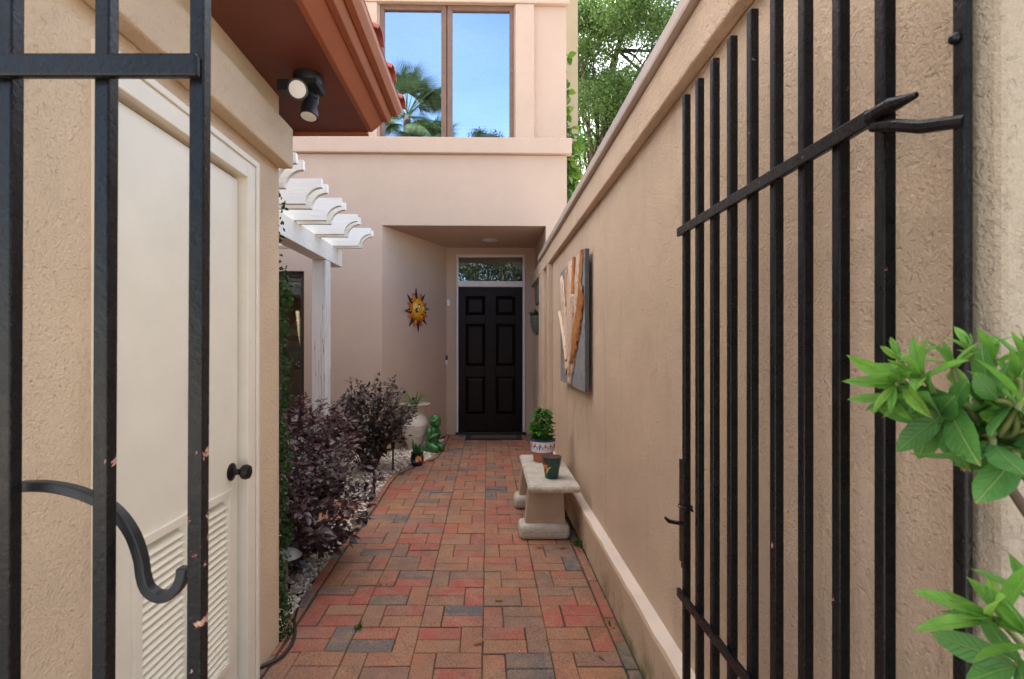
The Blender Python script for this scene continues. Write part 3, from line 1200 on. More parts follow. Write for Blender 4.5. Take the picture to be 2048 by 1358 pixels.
# floodlight under the eaves
fl = thing('floodlight', 'black twin head floodlight under the red soffit', 'floodlight', (-.745, 2.10, 2.487))
m = MB()
m.lathe([(.060, 0), (.062, -.012), (.058, -.038), (.045, -.046), (0, -.047)], (-.755, 2.11, 2.4868), 28)
m.box(-.852, -.808, 2.03, 2.09, 2.388, 2.432)
m.tube([(-.815, 2.06, 2.425), (-.77, 2.09, 2.445)], .014, 8)
m.box(-.765, -.700, 2.05, 2.16, 2.425, 2.448)
m.lathe([(.022, 0), (.030, -.02), (.030, -.045), (0, -.048)], (-.755, 2.135, 2.45), 20)
m.tube([(-.75, 2.08, 2.45), (-.775, 2.06, 2.425), (-.785, 2.06, 2.395)], .012, 10)
m.tube([(-.725, 2.12, 2.45), (-.733, 2.15, 2.42), (-.738, 2.15, 2.385)], .012, 10)
m.build('base', M_blackplastic, fl, smooth=40)


def head(c, ax, ln, r):
    hm = MB()
    hm.lathe([(.012, -ln), (r * .72, -ln + .005), (r * .95, -ln * .5), (r * 1.1, -.018), (r * 1.12, 0), (r * .93, .001), (r * .93, -.006), (0, -.006)], c, 28, axis=ax)
    h_ = hm.build('lamp_head', M_blackplastic, fl, smooth=40)
    q = MB()
    q.lathe([(0, -.004), (r * .925, -.004), (r * .92, .0005), (r * .5, .002), (0, .0025)], c, 28, axis=ax)
    q.build('lens', M_lens, h_, smooth=40)


head((-.752, 1.985, 2.367), (.20, -.92, -.36), .085, .035)
head((-.738, 2.07, 2.298), (-.03, -.22, -1), .085, .034)

m = MB()
m.tube(smoothpath([(-1.02, 1.98, .012), (-.97, 2.08, .012), (-.90, 2.16, .012), (-.885, 2.26, .012), (-.905, 2.36, .010), (-.96, 2.5, .004), (-1.0, 2.7, 0)]), .0075, 8)
tag(m.build('cable', M_cable, smooth=True), 'black cable running from the service door to the gravel bed', 'cable')

# ------------------------------------------------------------------ right garden wall
WX, BX, KX = .705, .655, .640
gw = thing('garden_wall', 'long tan stucco garden wall with metal coping along the right of the path', 'wall', (WX, 3.4, 0))
m = MB()
m.box(WX, WX + .2, .634, 7.765, -.03, 2.43)
m.build('wall', M_right, gw)
m = MB()
m.box(BX, WX - .001, .64, 6.50, 2.262, 2.425)
m.box(BX, WX - .001, 6.50, 7.74, 2.262, 2.425)
m.build('raised_band', M_right, gw, bevel=.008)
for (ya, yb) in ((5.50, 5.62), (5.98, 6.50)):
    m = MB()
    m.box(BX + .001, WX - .001, ya, yb, .0, 2.2615)
    m.build('pilaster', M_right, gw, bevel=.006)
m = MB()
m.box(.628, WX + .22, .64, 6.34, 2.428, 2.436)
m.box(.628, .632, .64, 6.34, 2.437, 2.485)
m.prism([(.6285, 2.4855), (WX + .22, 2.515), (WX + .22, 2.437), (.6325, 2.437)], 'y', .64, 6.34)
m.build('coping', M_coping, gw, bevel=.002)
m = MB()
nk = 46
top = []
ys = [.70 + (5.49 - .70) * i / nk for i in range(nk + 1)]
vs, fs = [], []
for y in ys:
    jx = random.uniform(-.004, .004)
    vs += [(KX, y, -.03), (KX + jx * .4, y, .222), (KX + .008 + jx, y, .234), (WX - .0005, y, .238), (WX - .0005, y, -.03)]
for i in range(nk):
    for k in range(4):
        fs.append((i * 5 + k, (i + 1) * 5 + k, (i + 1) * 5 + k + 1, i * 5 + k + 1))
    m.cur = 0
fs1 = [f for i, f in enumerate(fs) if i % 4 in (0, 1, 3)]
fs2 = [f for i, f in enumerate(fs) if i % 4 == 2]
m.add(vs, fs1 + [(0, 1, 2, 3, 4), (nk * 5 + 4, nk * 5 + 3, nk * 5 + 2, nk * 5 + 1, nk * 5)])
mi = len(m.f)
m.cur = 1
o2 = 0
m.f += [tuple(f) for f in fs2]
m.mi += [1] * len(fs2)
m.build('footing', [M_kerb, M_ledge], gw, fix=True)

pl = MB()
pl.box(.600, 1.1, .588, .633, -.03, 2.9)
tag(pl.build('gate_pillar', M_pillar, bevel=.008), 'olive tan stucco pillar behind the hinge post at the right edge', 'pillar')
# wall pieces in the entry
pf = thing('picture_frame', 'thin dark picture frame hung on the entry wall right of the door', 'picture', (.70, 7.1, 2.0))
m = MB()
for (ya, yb, za, zb) in ((6.78, 6.80, 1.94, 2.24), (7.22, 7.24, 1.94, 2.24), (6.80, 7.22, 1.94, 1.96), (6.80, 7.22, 2.22, 2.24)):
    m.box(.683, .704, ya, yb, za, zb)
m.build('frame', M_blackplastic, pf)
m = MB()
m.box(.692, .704, 6.80, 7.22, 1.96, 2.22)
m.build('print', plain('faded_print', (.30, .25, .20), .6, var=.4, vscale=20), pf)

wb = thing('wall_basket', 'grey green woven half basket hanging on the entry wall below the picture frame', 'wall basket', (.70, 7.05, 1.6))
m = MB()
nn = 9
for j in range(nn):
    t = j / (nn - 1)
    rr = .16 * math.sqrt(max(.05, 1 - (1 - t) ** 2)) * .9 + .02
    zc = 1.53 + .23 * t
    arc = [(.703 - rr * .62 * math.sin(PI * k / 16), 7.03 - rr * math.cos(PI * k / 16), zc + .004 * math.sin(k * 2 + j)) for k in range(17)]
    m.tube(arc, .0155, 6)
m.build('weave', plain('grey_green_wicker', (.115, .125, .105), .8, var=.4, vscale=40), wb, smooth=True)
P = [(.69 - random.uniform(0, .06), 7.03 + random.uniform(-.1, .1), 1.76) for _ in range(60)]
leafmesh('greenery', L_treedark, P, rdir(60, 1.2), rdir(60), RNG.uniform(.06, .13, 60), .025, wb)

# metal wall art
art = thing('wall_art', 'square metal wall panel with copper leaf relief on the right garden wall', 'wall art', (.68, 3.93, 1.05))
AX0, AX1 = .646, .680
AY0, AY1, AZ0, AZ1 = 3.375, 4.48, 1.045, 2.01
m = MB()
m.box(AX0 + .006, AX1, AY0, AY1, AZ0, AZ1)
m.build('backing_frame', M_artside, art, bevel=.002)
m = MB()
m.box(.6805, .7048, 3.6, 4.25, 1.85, 1.90)
m.build('hanging_cleat', M_artside, art)
for (ya, yb) in ((AY0 + .003, 3.72), (3.726, 4.045), (4.051, AY1 - .003)):
    m = MB()
    m.box(AX0, AX0 + .0055, ya, yb, AZ0 + .003, AZ1 - .003)
    m.build('metal_board', M_galv, art)


M_rustcopper = plain('rusted_copper', (.50, .21, .065), .55, .1, var=.4, vscale=26, bs=.006, bscale=60)


def copper_leaf(base, tip, wd, jag, seed, lift=.012, side=.5, body=None):
    """a long pleated leaf lying on the panel: base, tip in (y,z)"""
    rd = random.Random(seed)
    mb = MB()
    n = 30
    b0, t0 = Vector(base), Vector(tip)
    d = t0 - b0
    nrm = Vector((-d.y, d.x)).normalized()
    rows = []
    K = 12
    for i in range(n + 1):
        t = i / n
        wdt = wd * (math.sin(PI * min(1, .08 + t * .80)) ** .7)
        bow = nrm * (.06 * math.sin(PI * t) * side)
        row = []
        for k in range(K + 1):
            u = k / K * 2 - 1
            e = 1 + (rd.uniform(-jag, jag) if k in (0, K) else 0)
            p = b0 + d * t + bow + nrm * (u * wdt * e)
            hgt = lift + .008 * (1 - u * u) + (.0035 if k % 2 else -.002) + rd.uniform(-.002, .002)
            if k in (0, K):
                hgt = .002 + rd.uniform(0, .006)
            row.append((AX0 - hgt, max(AY0 - .01, min(AY1 + .01, p.x)), max(AZ0, min(AZ1 - .002, p.y))))
        rows.append(row)
    vs = [p for r_ in rows for p in r_]
    fs = [(i * (K + 1) + k, i * (K + 1) + k + 1, (i + 1) * (K + 1) + k + 1, (i + 1) * (K + 1) + k) for i in range(n) for k in range(K)]
    mb.add(vs, fs)
    mb.mi = [1 if (q % K == 0) else 0 for q in range(len(mb.f))]
    o = mb.build('copper_leaf', [body or M_copper, M_rustcopper], art, smooth=35)
    so = o.modifiers.new('thick', 'SOLIDIFY')
    so.thickness = .002
    return o


copper_leaf((3.93, 1.055), (3.90, 2.04), .140, .05, 1, .010, -.2)
copper_leaf((3.86, 1.14), (3.53, 2.06), .125, .16, 2, .005, .35)
copper_leaf((3.80, 1.24), (3.37, 1.74), .10, .22, 3, .012, -.3, M_rustcopper)
copper_leaf((4.08, 1.16), (4.38, 1.95), .125, .16, 4, .004, -.3)
copper_leaf((4.06, 1.24), (4.47, 1.66), .045, .2, 5, .012, .5)
copper_leaf((3.96, 1.10), (4.13, 1.98), .055, .1, 6, .003, .1, M_rustcopper)
copper_leaf((3.89, 1.12), (3.72, 1.74), .035, .1, 7, .018, .2)
copper_leaf((3.80, 1.36), (3.42, 2.06), .075, .25, 8, .002, .5, M_rustcopper)
copper_leaf((3.84, 1.22), (3.70, 2.05), .045, .12, 9, .014, .1, M_rustcopper)
copper_leaf((4.12, 1.12), (4.28, 1.70), .06, .2, 10, .003, -.2, M_rustcopper)

# ------------------------------------------------------------------ iron gates
GX = .58
gt = thing('iron_gate', 'open black iron gate leaf of tall square bars folded back along the right wall', 'gate', (GX, 1.1, .1))
ST = .0919
for t in range(9):
    y = 1.47 - ST * t
    m = MB()
    m.box(GX - .0095, GX + .0095, y - .0095, y + .0095, .09, 2.085 + random.uniform(-.003, .003))
    m.build('bar', M_iron, gt, bevel=.0025)
m = MB()
m.box(GX - .021, GX - .0097, .742, 1.492, 1.677, 1.702)
m.tube([(GX - .014, .745, 1.690), (GX - .012, .71, 1.692), (GX - .004, .675, 1.690)], [.0125, .0115, .0045], 8)
m.build('rail', M_iron, gt, bevel=.002)
m = MB()
m.box(GX - .021, GX - .0097, .64, 1.492, .613, .638)
m.build('rail', M_iron, gt, bevel=.002)
m = MB()
m.box(GX - .014, GX - .010, 1.455, 1.49, .72, 1.02)
m.box(GX - .010, GX + .012, 1.481, 1.486, .70, 1.02)
m.prism([(GX - .010, .838), (GX - .048, .846), (GX - .060, .855), (GX - .064, .848), (GX - .055, .838), (GX - .010, .830)], 'y', 1.462, 1.476)
m.tube([(GX + .012, 1.455, .875)] + [(GX - .004 + .018 * math.cos(a), 1.47 + .018 * math.sin(a), .885) for a in np.linspace(-1, 4.6, 14)], .004, 6)
m.build('latch', M_iron, gt, bevel=.0012)

gp = thing('hinge_post', 'black iron hinge post fixed to the pillar at the right edge', 'gate post', (GX, .615, 0))
m = MB()
m.box(GX + .001, GX + .0115, .612, .6305, -.03, 2.6)
m.build('post', M_iron, gp, bevel=.003)
m = MB()
m.tube([(GX + .004, .6165, 1.628), (GX - .010, .66, 1.640), (GX - .014, .70, 1.660), (GX - .018, .735, 1.672)], [.008, .009, .009, .007], 8)
m.build('hinge_pin', M_iron, gp, smooth=40)
m = MB()
m.ball((GX + .001, .625, 1.735), .0075)
m.build('bolt', M_iron, gp, smooth=True)

lg = thing('iron_fence_panel', 'fixed black iron panel of square bars in front of the cream service door', 'fence panel', (-.7, .66, 0))
for k, x in enumerate([-.883, -.756, -.629, -.503, -.380]):
    m = MB()
    m.box(x - .0095, x + .0095, .652, .671, .02, 2.35)
    m.v = [(a + .005 * (c_ - 1.35), b_, c_) for a, b_, c_ in m.v]
    m.build('bar', M_ironworn if k == 4 else M_iron, lg, bevel=.0022)
m = MB()
m.box(-.952, -.3715, .640, .6515, 1.697, 1.7265)
m.build('rail', M_iron, lg, bevel=.003)
m = MB()
m.box(-.952, -.3715, .640, .6515, .16, .19)
m.build('rail', M_iron, lg, bevel=.003)
# scroll behind the bars: flat strip
m = MB()
ZS = .692
scr = [(10, 978), (55, 972), (110, 974), (170, 989), (225, 1017), (262, 1062), (281, 1112), (287, 1150), (296, 1176), (315, 1191), (338, 1190), (357, 1172), (366, 1150), (367, 1134)]
path = smoothpath([((x - 976) * ZS / 1006, ZS, 1.352 - (y - 693) * ZS / 1006) for x, y in scr], 5)
hw = .0068
vs, fs = [], []
for i, p in enumerate(path):
    a, b_ = path[max(0, i - 1)], path[min(len(path) - 1, i + 1)]
    t = (b_ - a).normalized()
    nrm = Vector((-t.z, 0, t.x))
    for (su, yy_) in ((-1, -.008), (1, -.008), (1, .008), (-1, .008)):
        q = p + nrm * hw * su
        vs.append((q.x, q.y + yy_, q.z))
for i in range(len(path) - 1):
    for k in range(4):
        fs.append((i * 4 + k, i * 4 + (k + 1) % 4, (i + 1) * 4 + (k + 1) % 4, (i + 1) * 4 + k))
fs += [(3, 2, 1, 0), tuple(range(len(vs) - 4, len(vs)))]
m.add(vs, fs)
m.build('scroll', plain('worn_iron', (.020, .022, .025), .42, .3, var=.5, vscale=30, bs=.001), lg, bevel=.002, fix=True)

# ------------------------------------------------------------------ pergola
pg = thing('pergola', 'white painted timber pergola with curved rafter tails over the planting bed', 'pergola', (-1.67, 5.0, 0))
m = MB()
m.box(-1.745, -1.595, 2.6, 5.5, 2.215, 2.391)
m.build('beam', M_whitewood, pg, bevel=.004)
m = MB()
m.box(-3.30, -3.15, 2.6, 5.5, 2.215, 2.391)
m.build('beam', M_whitewood, pg, bevel=.004)
for (x0, y0_) in ((-1.742, 4.97), (-3.295, 4.97)):
    m = MB()
    m.box(x0, x0 + .142, y0_, y0_ + .15, -.03, 2.214)
    m.build('post', M_postwood, pg, bevel=.006)


def rafter(y):
    tip, zb = -1.212, 2.392
    pts = [(tip, 2.576), (tip, 2.512)]
    for k in range(11):
        a = R(90) * k / 10
        # concave quarter curve, centre below the tip
        pts.append((tip - .122 * math.sin(a), 2.512 - .118 * (1 - math.cos(a))))
    pts += [(-1.336, zb), (-3.55, zb), (-3.55, 2.576)]
    mb = MB()
    mb.prism([(p[0] + random.uniform(-.001, .001), p[1]) for p in pts], 'y', y, y + .038)
    return mb.build('rafter', M_whitewood, pg, bevel=.0025, fix=True)


for y in (2.72, 2.84, 3.17, 3.295, 3.66, 3.79, 4.14, 4.265, 4.65, 4.765, 5.19, 5.305):
    rafter(y)

# ------------------------------------------------------------------ bench and pots
bn = thing('garden_bench', 'cast concrete garden bench with scrolled feet against the right wall', 'bench', (.44, 3.93, 0))
m = MB()
prof = []
x0, x1, yA, yB = .283, .634, 3.42, 4.45
m.box(x0, x1, yA, yB, .352, .398)
m.build('seat', M_concrete, bn, bevel=.016)
m = MB()
for (ax, n_, fixed) in (('y', 26, x0), ('x', 9, yA)):
    for k in range(n_):
        t = (k + .5) / n_
        if ax == 'y':
            c = (x0 - .002, yA + (yB - yA) * t, .377)
            m.ball(c, .016, 8, 6, (.35, 1.0, .9))
        else:
            c = (x0 + (x1 - x0) * t, yA - .002, .377)
            m.ball(c, .016, 8, 6, (1.0, .35, .9))
m.build('seat_moulding', M_concrete, bn, smooth=True)
for yc in (3.59, 4.26):
    m = MB()
    za, zb = .10, .352
    xa0, xa1, xb0, xb1 = .262, .545, .285, .532
    d0, d1 = .055, .048
    vs = [(xa0, yc - d0, za), (xa1, yc - d0, za), (xa1, yc + d0, za), (xa0, yc + d0, za), (xb0, yc - d1, zb), (xb1, yc - d1, zb), (xb1, yc + d1, zb), (xb0, yc + d1, zb)]
    m.add(vs, [(3, 2, 1, 0), (4, 5, 6, 7), (0, 1, 5, 4), (1, 2, 6, 5), (2, 3, 7, 6), (3, 0, 4, 7)])
    lo = m.build('leg', M_legconcrete, bn, bevel=.006)
    m = MB()
    m.box(.219, .575, yc - .09, yc + .09, 0, .108)
    fo = m.build('foot', M_concrete, lo)
    bv = fo.modifiers.new('b', 'BEVEL')
    bv.width = .035
    bv.segments = 5
    bv.limit_method = 'NONE'
    bw = None
    m = MB()
    for k in range(6):
        cx = .262 + k * .054
        pts = [(cx + .021 * math.cos(a) * (1 - .25 * math.sin(a)), yc - .0905, .058 + .020 * math.sin(a)) for a in np.linspace(R(-215), R(35), 12)]
        m.tube(pts, .0042, 5)
        m.ball((cx, yc - .090, .060), .008, 6, 5, (1, .4, 1))
    m.build('foot_moulding', M_motif, lo, smooth=True)


def lathe_r(prof, z):
    for (r0, z0), (r1, z1) in zip(prof[:-1], prof[1:]):
        if z0 <= z <= z1 and z1 > z0:
            return r0 + (r1 - r0) * (z - z0) / (z1 - z0)
    return prof[-1][0]


def patch(mb, prof, c, th, zc, rw, rh, shape='oval', rot=0, off=.0012, n=14):
    """painted motif following the pot's surface"""
    pts = []
    for k in range(n):
        a = 2 * PI * k / n
        if shape == 'oval':
            u, v = math.cos(a), math.sin(a)
        elif shape == 'flame':
            rr = 1 - .45 * abs(math.sin(2.5 * a))
            u, v = rr * math.cos(a), rr * math.sin(a)
        else:   # leaf
            u, v = math.cos(a) * (.45 + .1 * math.sin(a)), math.sin(a)
        pts.append((u * rw * math.cos(rot) - v * rh * math.sin(rot), u * rw * math.sin(rot) + v * rh * math.cos(rot)))
    vs = []
    for f_ in (0, .5, 1.0):
        for (u, v) in pts:
            z = zc + v * f_
            r_ = lathe_r(prof, z) + off
            t = th + u * f_ / r_
            vs.append((c[0] + r_ * math.cos(t), c[1] + r_ * math.sin(t), c[2] + z))
    fs = []
    for j in range(2):
        for k in range(n):
            k2 = (k + 1) % n
            fs.append((j * n + k, j * n + k2, (j + 1) * n + k2, (j + 1) * n + k))
    fs.append(tuple(range(n)))
    mb.add(vs, fs)


SZ = .3985
# basil in the painted pot
pc = (.457, 4.19, SZ)
bpot = thing('potted_basil', 'bushy green basil in a terracotta pot with a white painted rim on the bench', 'potted plant', pc)
prof = [(.074, 0), (.076, .004), (.088, .085), (.098, .088), (.1045, .175), (.106, .186), (.098, .187), (.092, .165), (0, .163)]
m = MB()
m.lathe(prof[:3], pc, 40)
m.build('pot', M_terracotta, bpot, smooth=40)
m = MB()
m.lathe([(.089, .0855), (.098, .088), (.1045, .172)], pc, 40)
rimo = m.build('painted_rim', M_potwhite, bpot, smooth=40)
m = MB()
m.lathe([(.1046, .172), (.107, .180), (.106, .187), (.098, .187), (.092, .160), (0, .159)], pc, 40)
m.build('rim_band', M_potblue, bpot, smooth=40)
m = MB()
pr = [(.098, .088), (.1045, .175)]
for k in range(7):
    th = R(-162 + k * 26)
    m.cur = (0, 2, 1)[k % 3]
    patch(m, pr, pc, th, .140 if k % 2 else .132, .013, .026, 'flame' if k % 2 else 'leaf', (k - 3) * .2)
    m.cur = 1
    patch(m, pr, pc, th + R(11), .128, .004, .030, 'leaf', .7)
    patch(m, pr, pc, th + R(15), .125, .004, .026, 'leaf', -.6)
    m.cur = 3
    patch(m, pr, pc, th, .150, .006, .010, 'oval', off=.0022)
m.build('motifs', [M_potorange, M_potblue, M_potred, M_potyellow], rimo)


def stem_leaves(n, c, rx, h, lmin, lmax, wr, mat, parent, name='foliage', up=.25, shape=.5, lean=(0, 0)):
    P, D, N, L = [], [], [], []
    for i in range(n):
        t = random.random()
        a = random.uniform(0, 2 * PI)
        rr = rx * (math.sin(PI * (.18 + .80 * t)) ** shape) * math.sqrt(random.random())
        p = (c[0] + lean[0] * t + rr * math.cos(a), c[1] + lean[1] * t + rr * math.sin(a), c[2] + h * t)
        P.append(p)
        D.append((math.cos(a) + random.uniform(-.4, .4), math.sin(a) + random.uniform(-.4, .4), up + random.uniform(-.6, .3)))
        N.append((math.cos(a) * .5, math.sin(a) * .5, 1))
        L.append(random.uniform(lmin, lmax))
    L = np.array(L)
    return leafmesh(name, mat, P, D, N, L, L * wr, parent, fold=-.22, droop=.35, detail=2)


stem_leaves(380, (pc[0] - .012, pc[1], pc[2] + .17), .078, .27, .035, .060, .66, L_basil, bpot, lean=(.01, 0))
m = MB()
for k in range(7):
    a = k * .9
    m.tube([(pc[0] + .03 * math.cos(a), pc[1] + .03 * math.sin(a), pc[2] + .155), (pc[0] + .05 * math.cos(a), pc[1] + .05 * math.sin(a), pc[2] + .30), (pc[0] + .04 * math.cos(a), pc[1] + .04 * math.sin(a), pc[2] + .40)], .003, 5)
m.build('stem', L_weed, bpot)

pc2 = (.462, 3.655, SZ)
dp = thing('flower_pot', 'empty dark teal flower pot with an orange painted fish tail on the bench', 'flower pot', pc2)
prof2 = [(.044, 0), (.047, .003), (.0705, .146), (.0735, .152), (.0735, .156), (.066, .156), (.060, .128), (0, .126)]
m = MB()
m.lathe(prof2[:5], pc2, 40)
pot2 = m.build('pot', M_potteal, dp, smooth=40)
m = MB()
m.lathe([(.0735, .1565), (.066, .157), (.060, .128), (0, .126)], pc2, 40)
m.build('inside', M_potinner, dp, smooth=40)
m = MB()
p2 = [(.047, .003), (.0705, .146)]
m.cur = 0
patch(m, p2, pc2, R(-143), .092, .030, .026, 'flame', .5)
m.cur = 1
patch(m, p2, pc2, R(-128), .062, .012, .030, 'leaf', -.5, off=.0018)
patch(m, p2, pc2, R(-118), .080, .010, .024, 'leaf', -1.0, off=.0018)
m.cur = 2
patch(m, p2, pc2, R(-152), .112, .022, .013, 'oval', .4, off=.0020)
m.cur = 3
for k in range(4):
    patch(m, p2, pc2, R(-166 + k * 4), .060 + k * .012, .003, .012, 'leaf', -1.1, off=.0026)
m.build('motifs', [M_potorange, M_potyellow, M_potred, M_potwhite], pot2)

# small leaf crumbs on bench
# urn with spider plant
uc = (-.955, 6.56, -.005)
ur = thing('urn', 'tall white glazed urn planted with a spider plant beside the entry wall', 'urn', uc)
up = [(.085, 0), (.092, .01), (.080, .03), (.088, .06), (.120, .13), (.155, .23), (.172, .315), (.170, .375), (.150, .425), (.122, .465), (.116, .50), (.130, .545), (.172, .585), (.192, .600), (.195, .612), (.184, .616), (.168, .600), (.12, .56), (0, .555)]
m = MB()
m.lathe(up, uc, 48)
m.build('vase', M_urn, ur, smooth=40)
m = MB()
for z, amp in ((.345, .010), (.22, .012)):
    r_ = lathe_r(up, z) + .002
    m.tube([(uc[0] + r_ * math.cos(a), uc[1] + r_ * math.sin(a), uc[2] + z + amp * math.sin(a * 7)) for a in np.linspace(-PI, 0, 60)], .0045, 6)
m.build('moulded_band', M_urn, ur, smooth=True)
P, D, N, L = [], [], [], []
m = MB()
for k in range(34):
    a = random.uniform(0, 2 * PI)
    ln = random.uniform(.24, .44)
    el = random.uniform(.35, 1.25)
    p0 = Vector((uc[0] + .03 * math.cos(a), uc[1] + .03 * math.sin(a), uc[2] + .585))
    d0 = Vector((math.cos(a) * math.cos(el), math.sin(a) * math.cos(el), math.sin(el)))
    rows = []
    n = 8
    side = d0.cross(Vector((0, 0, 1))).normalized()
    for i in range(n + 1):
        t = i / n
        c = p0 + d0 * ln * t + Vector((0, 0, -1)) * ln * .42 * t * t
        wd = .010 * (1 - t ** 2.2) + .0006
        rows += [c + side * wd + Vector((0, 0, .003)), c, c - side * wd + Vector((0, 0, .003))]
    fs = []
    for i in range(n):
        fs += [(i * 3, i * 3 + 1, i * 3 + 4, i * 3 + 3), (i * 3 + 1, i * 3 + 2, i * 3 + 5, i * 3 + 4)]
    m.add(rows, fs)
m.build('spider_plant', L_spider, ur, smooth=True)

# small black painted pot on the gravel
sc_ = (-.806, 5.72, -.004)
tp = thing('painted_pot', 'small black pot painted with a bright fish, holding succulents, on the gravel', 'potted plant', sc_)
p3 = [(.045, 0), (.055, .006), (.074, .05), (.078, .085), (.070, .120), (.066, .135), (.074, .155), (.066, .156), (.058, .13), (0, .128)]
m = MB()
m.lathe(p3, sc_, 36)
pot3 = m.build('pot', M_potblack, tp, smooth=40)
m = MB()
p3b = p3[1:6]
for i, (th, z, rw, rh, sh, ro) in enumerate(((-72, .088, .036, .036, 'oval', .3), (-100, .060, .026, .022, 'leaf', 1.2), (-62, .060, .022, .026, 'flame', .2), (-50, .085, .018, .030, 'leaf', .4), (-84, .074, .022, .018, 'flame', .8), (-40, .115, .012, .024, 'leaf', .2))):
    m.cur = (0, 2, 1, 3, 4, 1)[i]
    patch(m, p3b, sc_, R(th), z, rw, rh, sh, ro, off=.0012 + .0006 * i)
m.build('motifs', [M_potorange, M_potred, M_pottie, M_potyellow, M_potwhite], pot3)
P, D = [], []
for k in range(16):
    a = random.uniform(0, 2 * PI)
    q = -.02 if k < 9 else .03
    P.append((sc_[0] + q + .012 * math.cos(a), sc_[1] + .01 * math.sin(a), sc_[2] + .125))
    D.append((.38 * math.cos(a), .38 * math.sin(a), 1))
L = RNG.uniform(.08, .15, 16)
L[0] = .19
leafmesh('succulent', L_succ, P, D, [(0, -1, .1)] * 16, L, .026, tp, fold=-.3, droop=.05, detail=2)

# kneeling child statue: one remeshed surface
stc = Vector((-.700, 6.475, -.004))
m = MB()


def cap(p, q, ra, rb, n=12):
    p, q = Vector(p), Vector(q)
    k = 6
    for i in range(k + 1):
        t = i / k
        m.ball(tuple(p.lerp(q, t)), ra + (rb - ra) * t, 14, 9)


# +x is the way the child faces
for s_ in (-1, 1):
    cap((-.035, .050 * s_, .105), (.080, .058 * s_, .058), .056, .044)      # thigh
    cap((.085, .058 * s_, .045), (-.075, .060 * s_, .034), .042, .032)      # shin
    cap((-.075, .060 * s_, .034), (-.125, .062 * s_, .030), .028, .022)     # foot
    cap((.000, .082 * s_, .265), (-.004, .098 * s_, .185), .033, .027)      # upper arm
    cap((-.004, .098 * s_, .185), (.072, .030 * s_, .225), .027, .020)      # forearm
    cap((.076, .016 * s_, .228), (.096, .010 * s_, .275), .016, .010)       # hand held in prayer
    m.ball((-.01, .072 * s_, .285), .034)
cap((-.030, 0, .11), (-.012, 0, .20), .080, .072)
cap((-.012, 0, .20), (-.004, 0, .275), .072, .060)
cap((.004, 0, .29), (.018, 0, .33), .034, .034)
m.ball((.022, 0, .392), .074, 20, 14, (1.0, .92, 1.02))
m.ball((.052, 0, .366), .048, 16, 10, (.9, .95, .9))
m.ball((.094, 0, .372), .011, 10, 8)
m.ball((.084, 0, .343), .016, 10, 8)
for s_ in (-1, 1):
    m.ball((.072, .030 * s_, .360), .020)
    m.ball((.015, .070 * s_, .378), .014, 10, 8, (1, .5, 1.3))
rd = random.Random(5)
for k in range(70):
    a, e = rd.uniform(0, 2 * PI), rd.uniform(-.1, 1.45)
    v = Vector((math.cos(a) * math.cos(e), math.sin(a) * math.cos(e) * .95, math.sin(e)))
    if v.x > .72 and v.z < .35:
        continue
    m.ball(Vector((.018, 0, .396)) + v * .072, .015, 8, 6)
rot = Matrix.Rotation(R(-32), 3, 'Z')
m.v = [tuple(rot @ Vector(p) + stc) for p in m.v]
so = m.build('statue', M_statue)
tag(so, 'green glazed garden statue of a kneeling child with folded hands beside the urn', 'statue')
rm = so.modifiers.new('remesh', 'REMESH')
rm.mode = 'VOXEL'
rm.voxel_size = .0055
sm = so.modifiers.new('smooth', 'SMOOTH')
sm.iterations = 4
rm.use_smooth_shade = True

# sun face on the slanting entry wall
wa, wbv = Vector((-1.334, hy(-1.334, 6.36), 0)), Vector((-.641, hy(-.641, 7.77), 0))
wd = (wbv - wa).normalized()                 # along the wall
wn = Vector((wd.y, -wd.x, 0))               # out of the wall, to the path
s0 = wa + (wbv - wa) * .487
sunp = thing('sun_plaque', 'ceramic sun face with flame rays hanging on the slanting entry wall', 'wall ornament', tuple(s0 + wn * .01 + Vector((0, 0, 1.858))))
SC = s0 + Vector((0, 0, 1.862))
KS = 1.07


def onw(u, v, d):
    return SC + wd * (u * KS) + Vector((0, 0, 1)) * (v * KS) + wn * (d * KS)


def onwall_mesh(pts_uv, d0, d1):
    mb = MB()
    n = len(pts_uv)
    cu = sum(p[0] for p in pts_uv) / n
    cv = sum(p[1] for p in pts_uv) / n
    vs = [onw(u, v, .004) for u, v in pts_uv] + [onw(u, v, d0) for u, v in pts_uv] + [onw(cu, cv, d1)]
    fs = [(k, (k + 1) % n, n + (k + 1) % n, n + k) for k in range(n)] + [(n + k, n + (k + 1) % n, 2 * n) for k in range(n)]
    mb.add(vs, fs)
    return mb


for k in range(16):
    a = 2 * PI * k / 16 + .1
    long_ = k % 2 == 0
    r0, r1 = .112, (.285 if long_ else .232)
    wv = .034 if long_ else .040
    ca, sa = math.cos(a), math.sin(a)
    pl_, pr_ = [], []
    for i in range(8):
        t = i / 7
        r_ = r0 + (r1 - r0) * t
        ww = wv * (1 - t) ** .8 * (1 + .25 * math.sin(t * 5)) + .002
        bend = (.018 * math.sin(t * 6.0) if not long_ else .004 * math.sin(t * 4))
        pl_.append((r_ * ca - (bend + ww) * sa, r_ * sa + (bend + ww) * ca))
        pr_.append((r_ * ca - (bend - ww) * sa, r_ * sa + (bend - ww) * ca))
    q = onwall_mesh(pr_ + pl_[::-1], .012 if long_ else .022, .022 if long_ else .036)
    ray = q.build('flame_ray' if not long_ else 'pointed_ray', M_sunorange if not long_ else M_sunbrown, sunp, fix=True, smooth=30)
    if long_:
        for (t, rr) in ((.36, .012), (.60, .008)):
            q = MB()
            r_ = r0 + (r1 - r0) * t
            q.ball(onw(r_ * ca, r_ * sa, .019), rr, 10, 6, (1, 1, 1))
            q.build('bead', (M_potyellow, M_potred, M_potblue, M_potorange)[k // 2 % 4], ray, smooth=True)
q = MB()
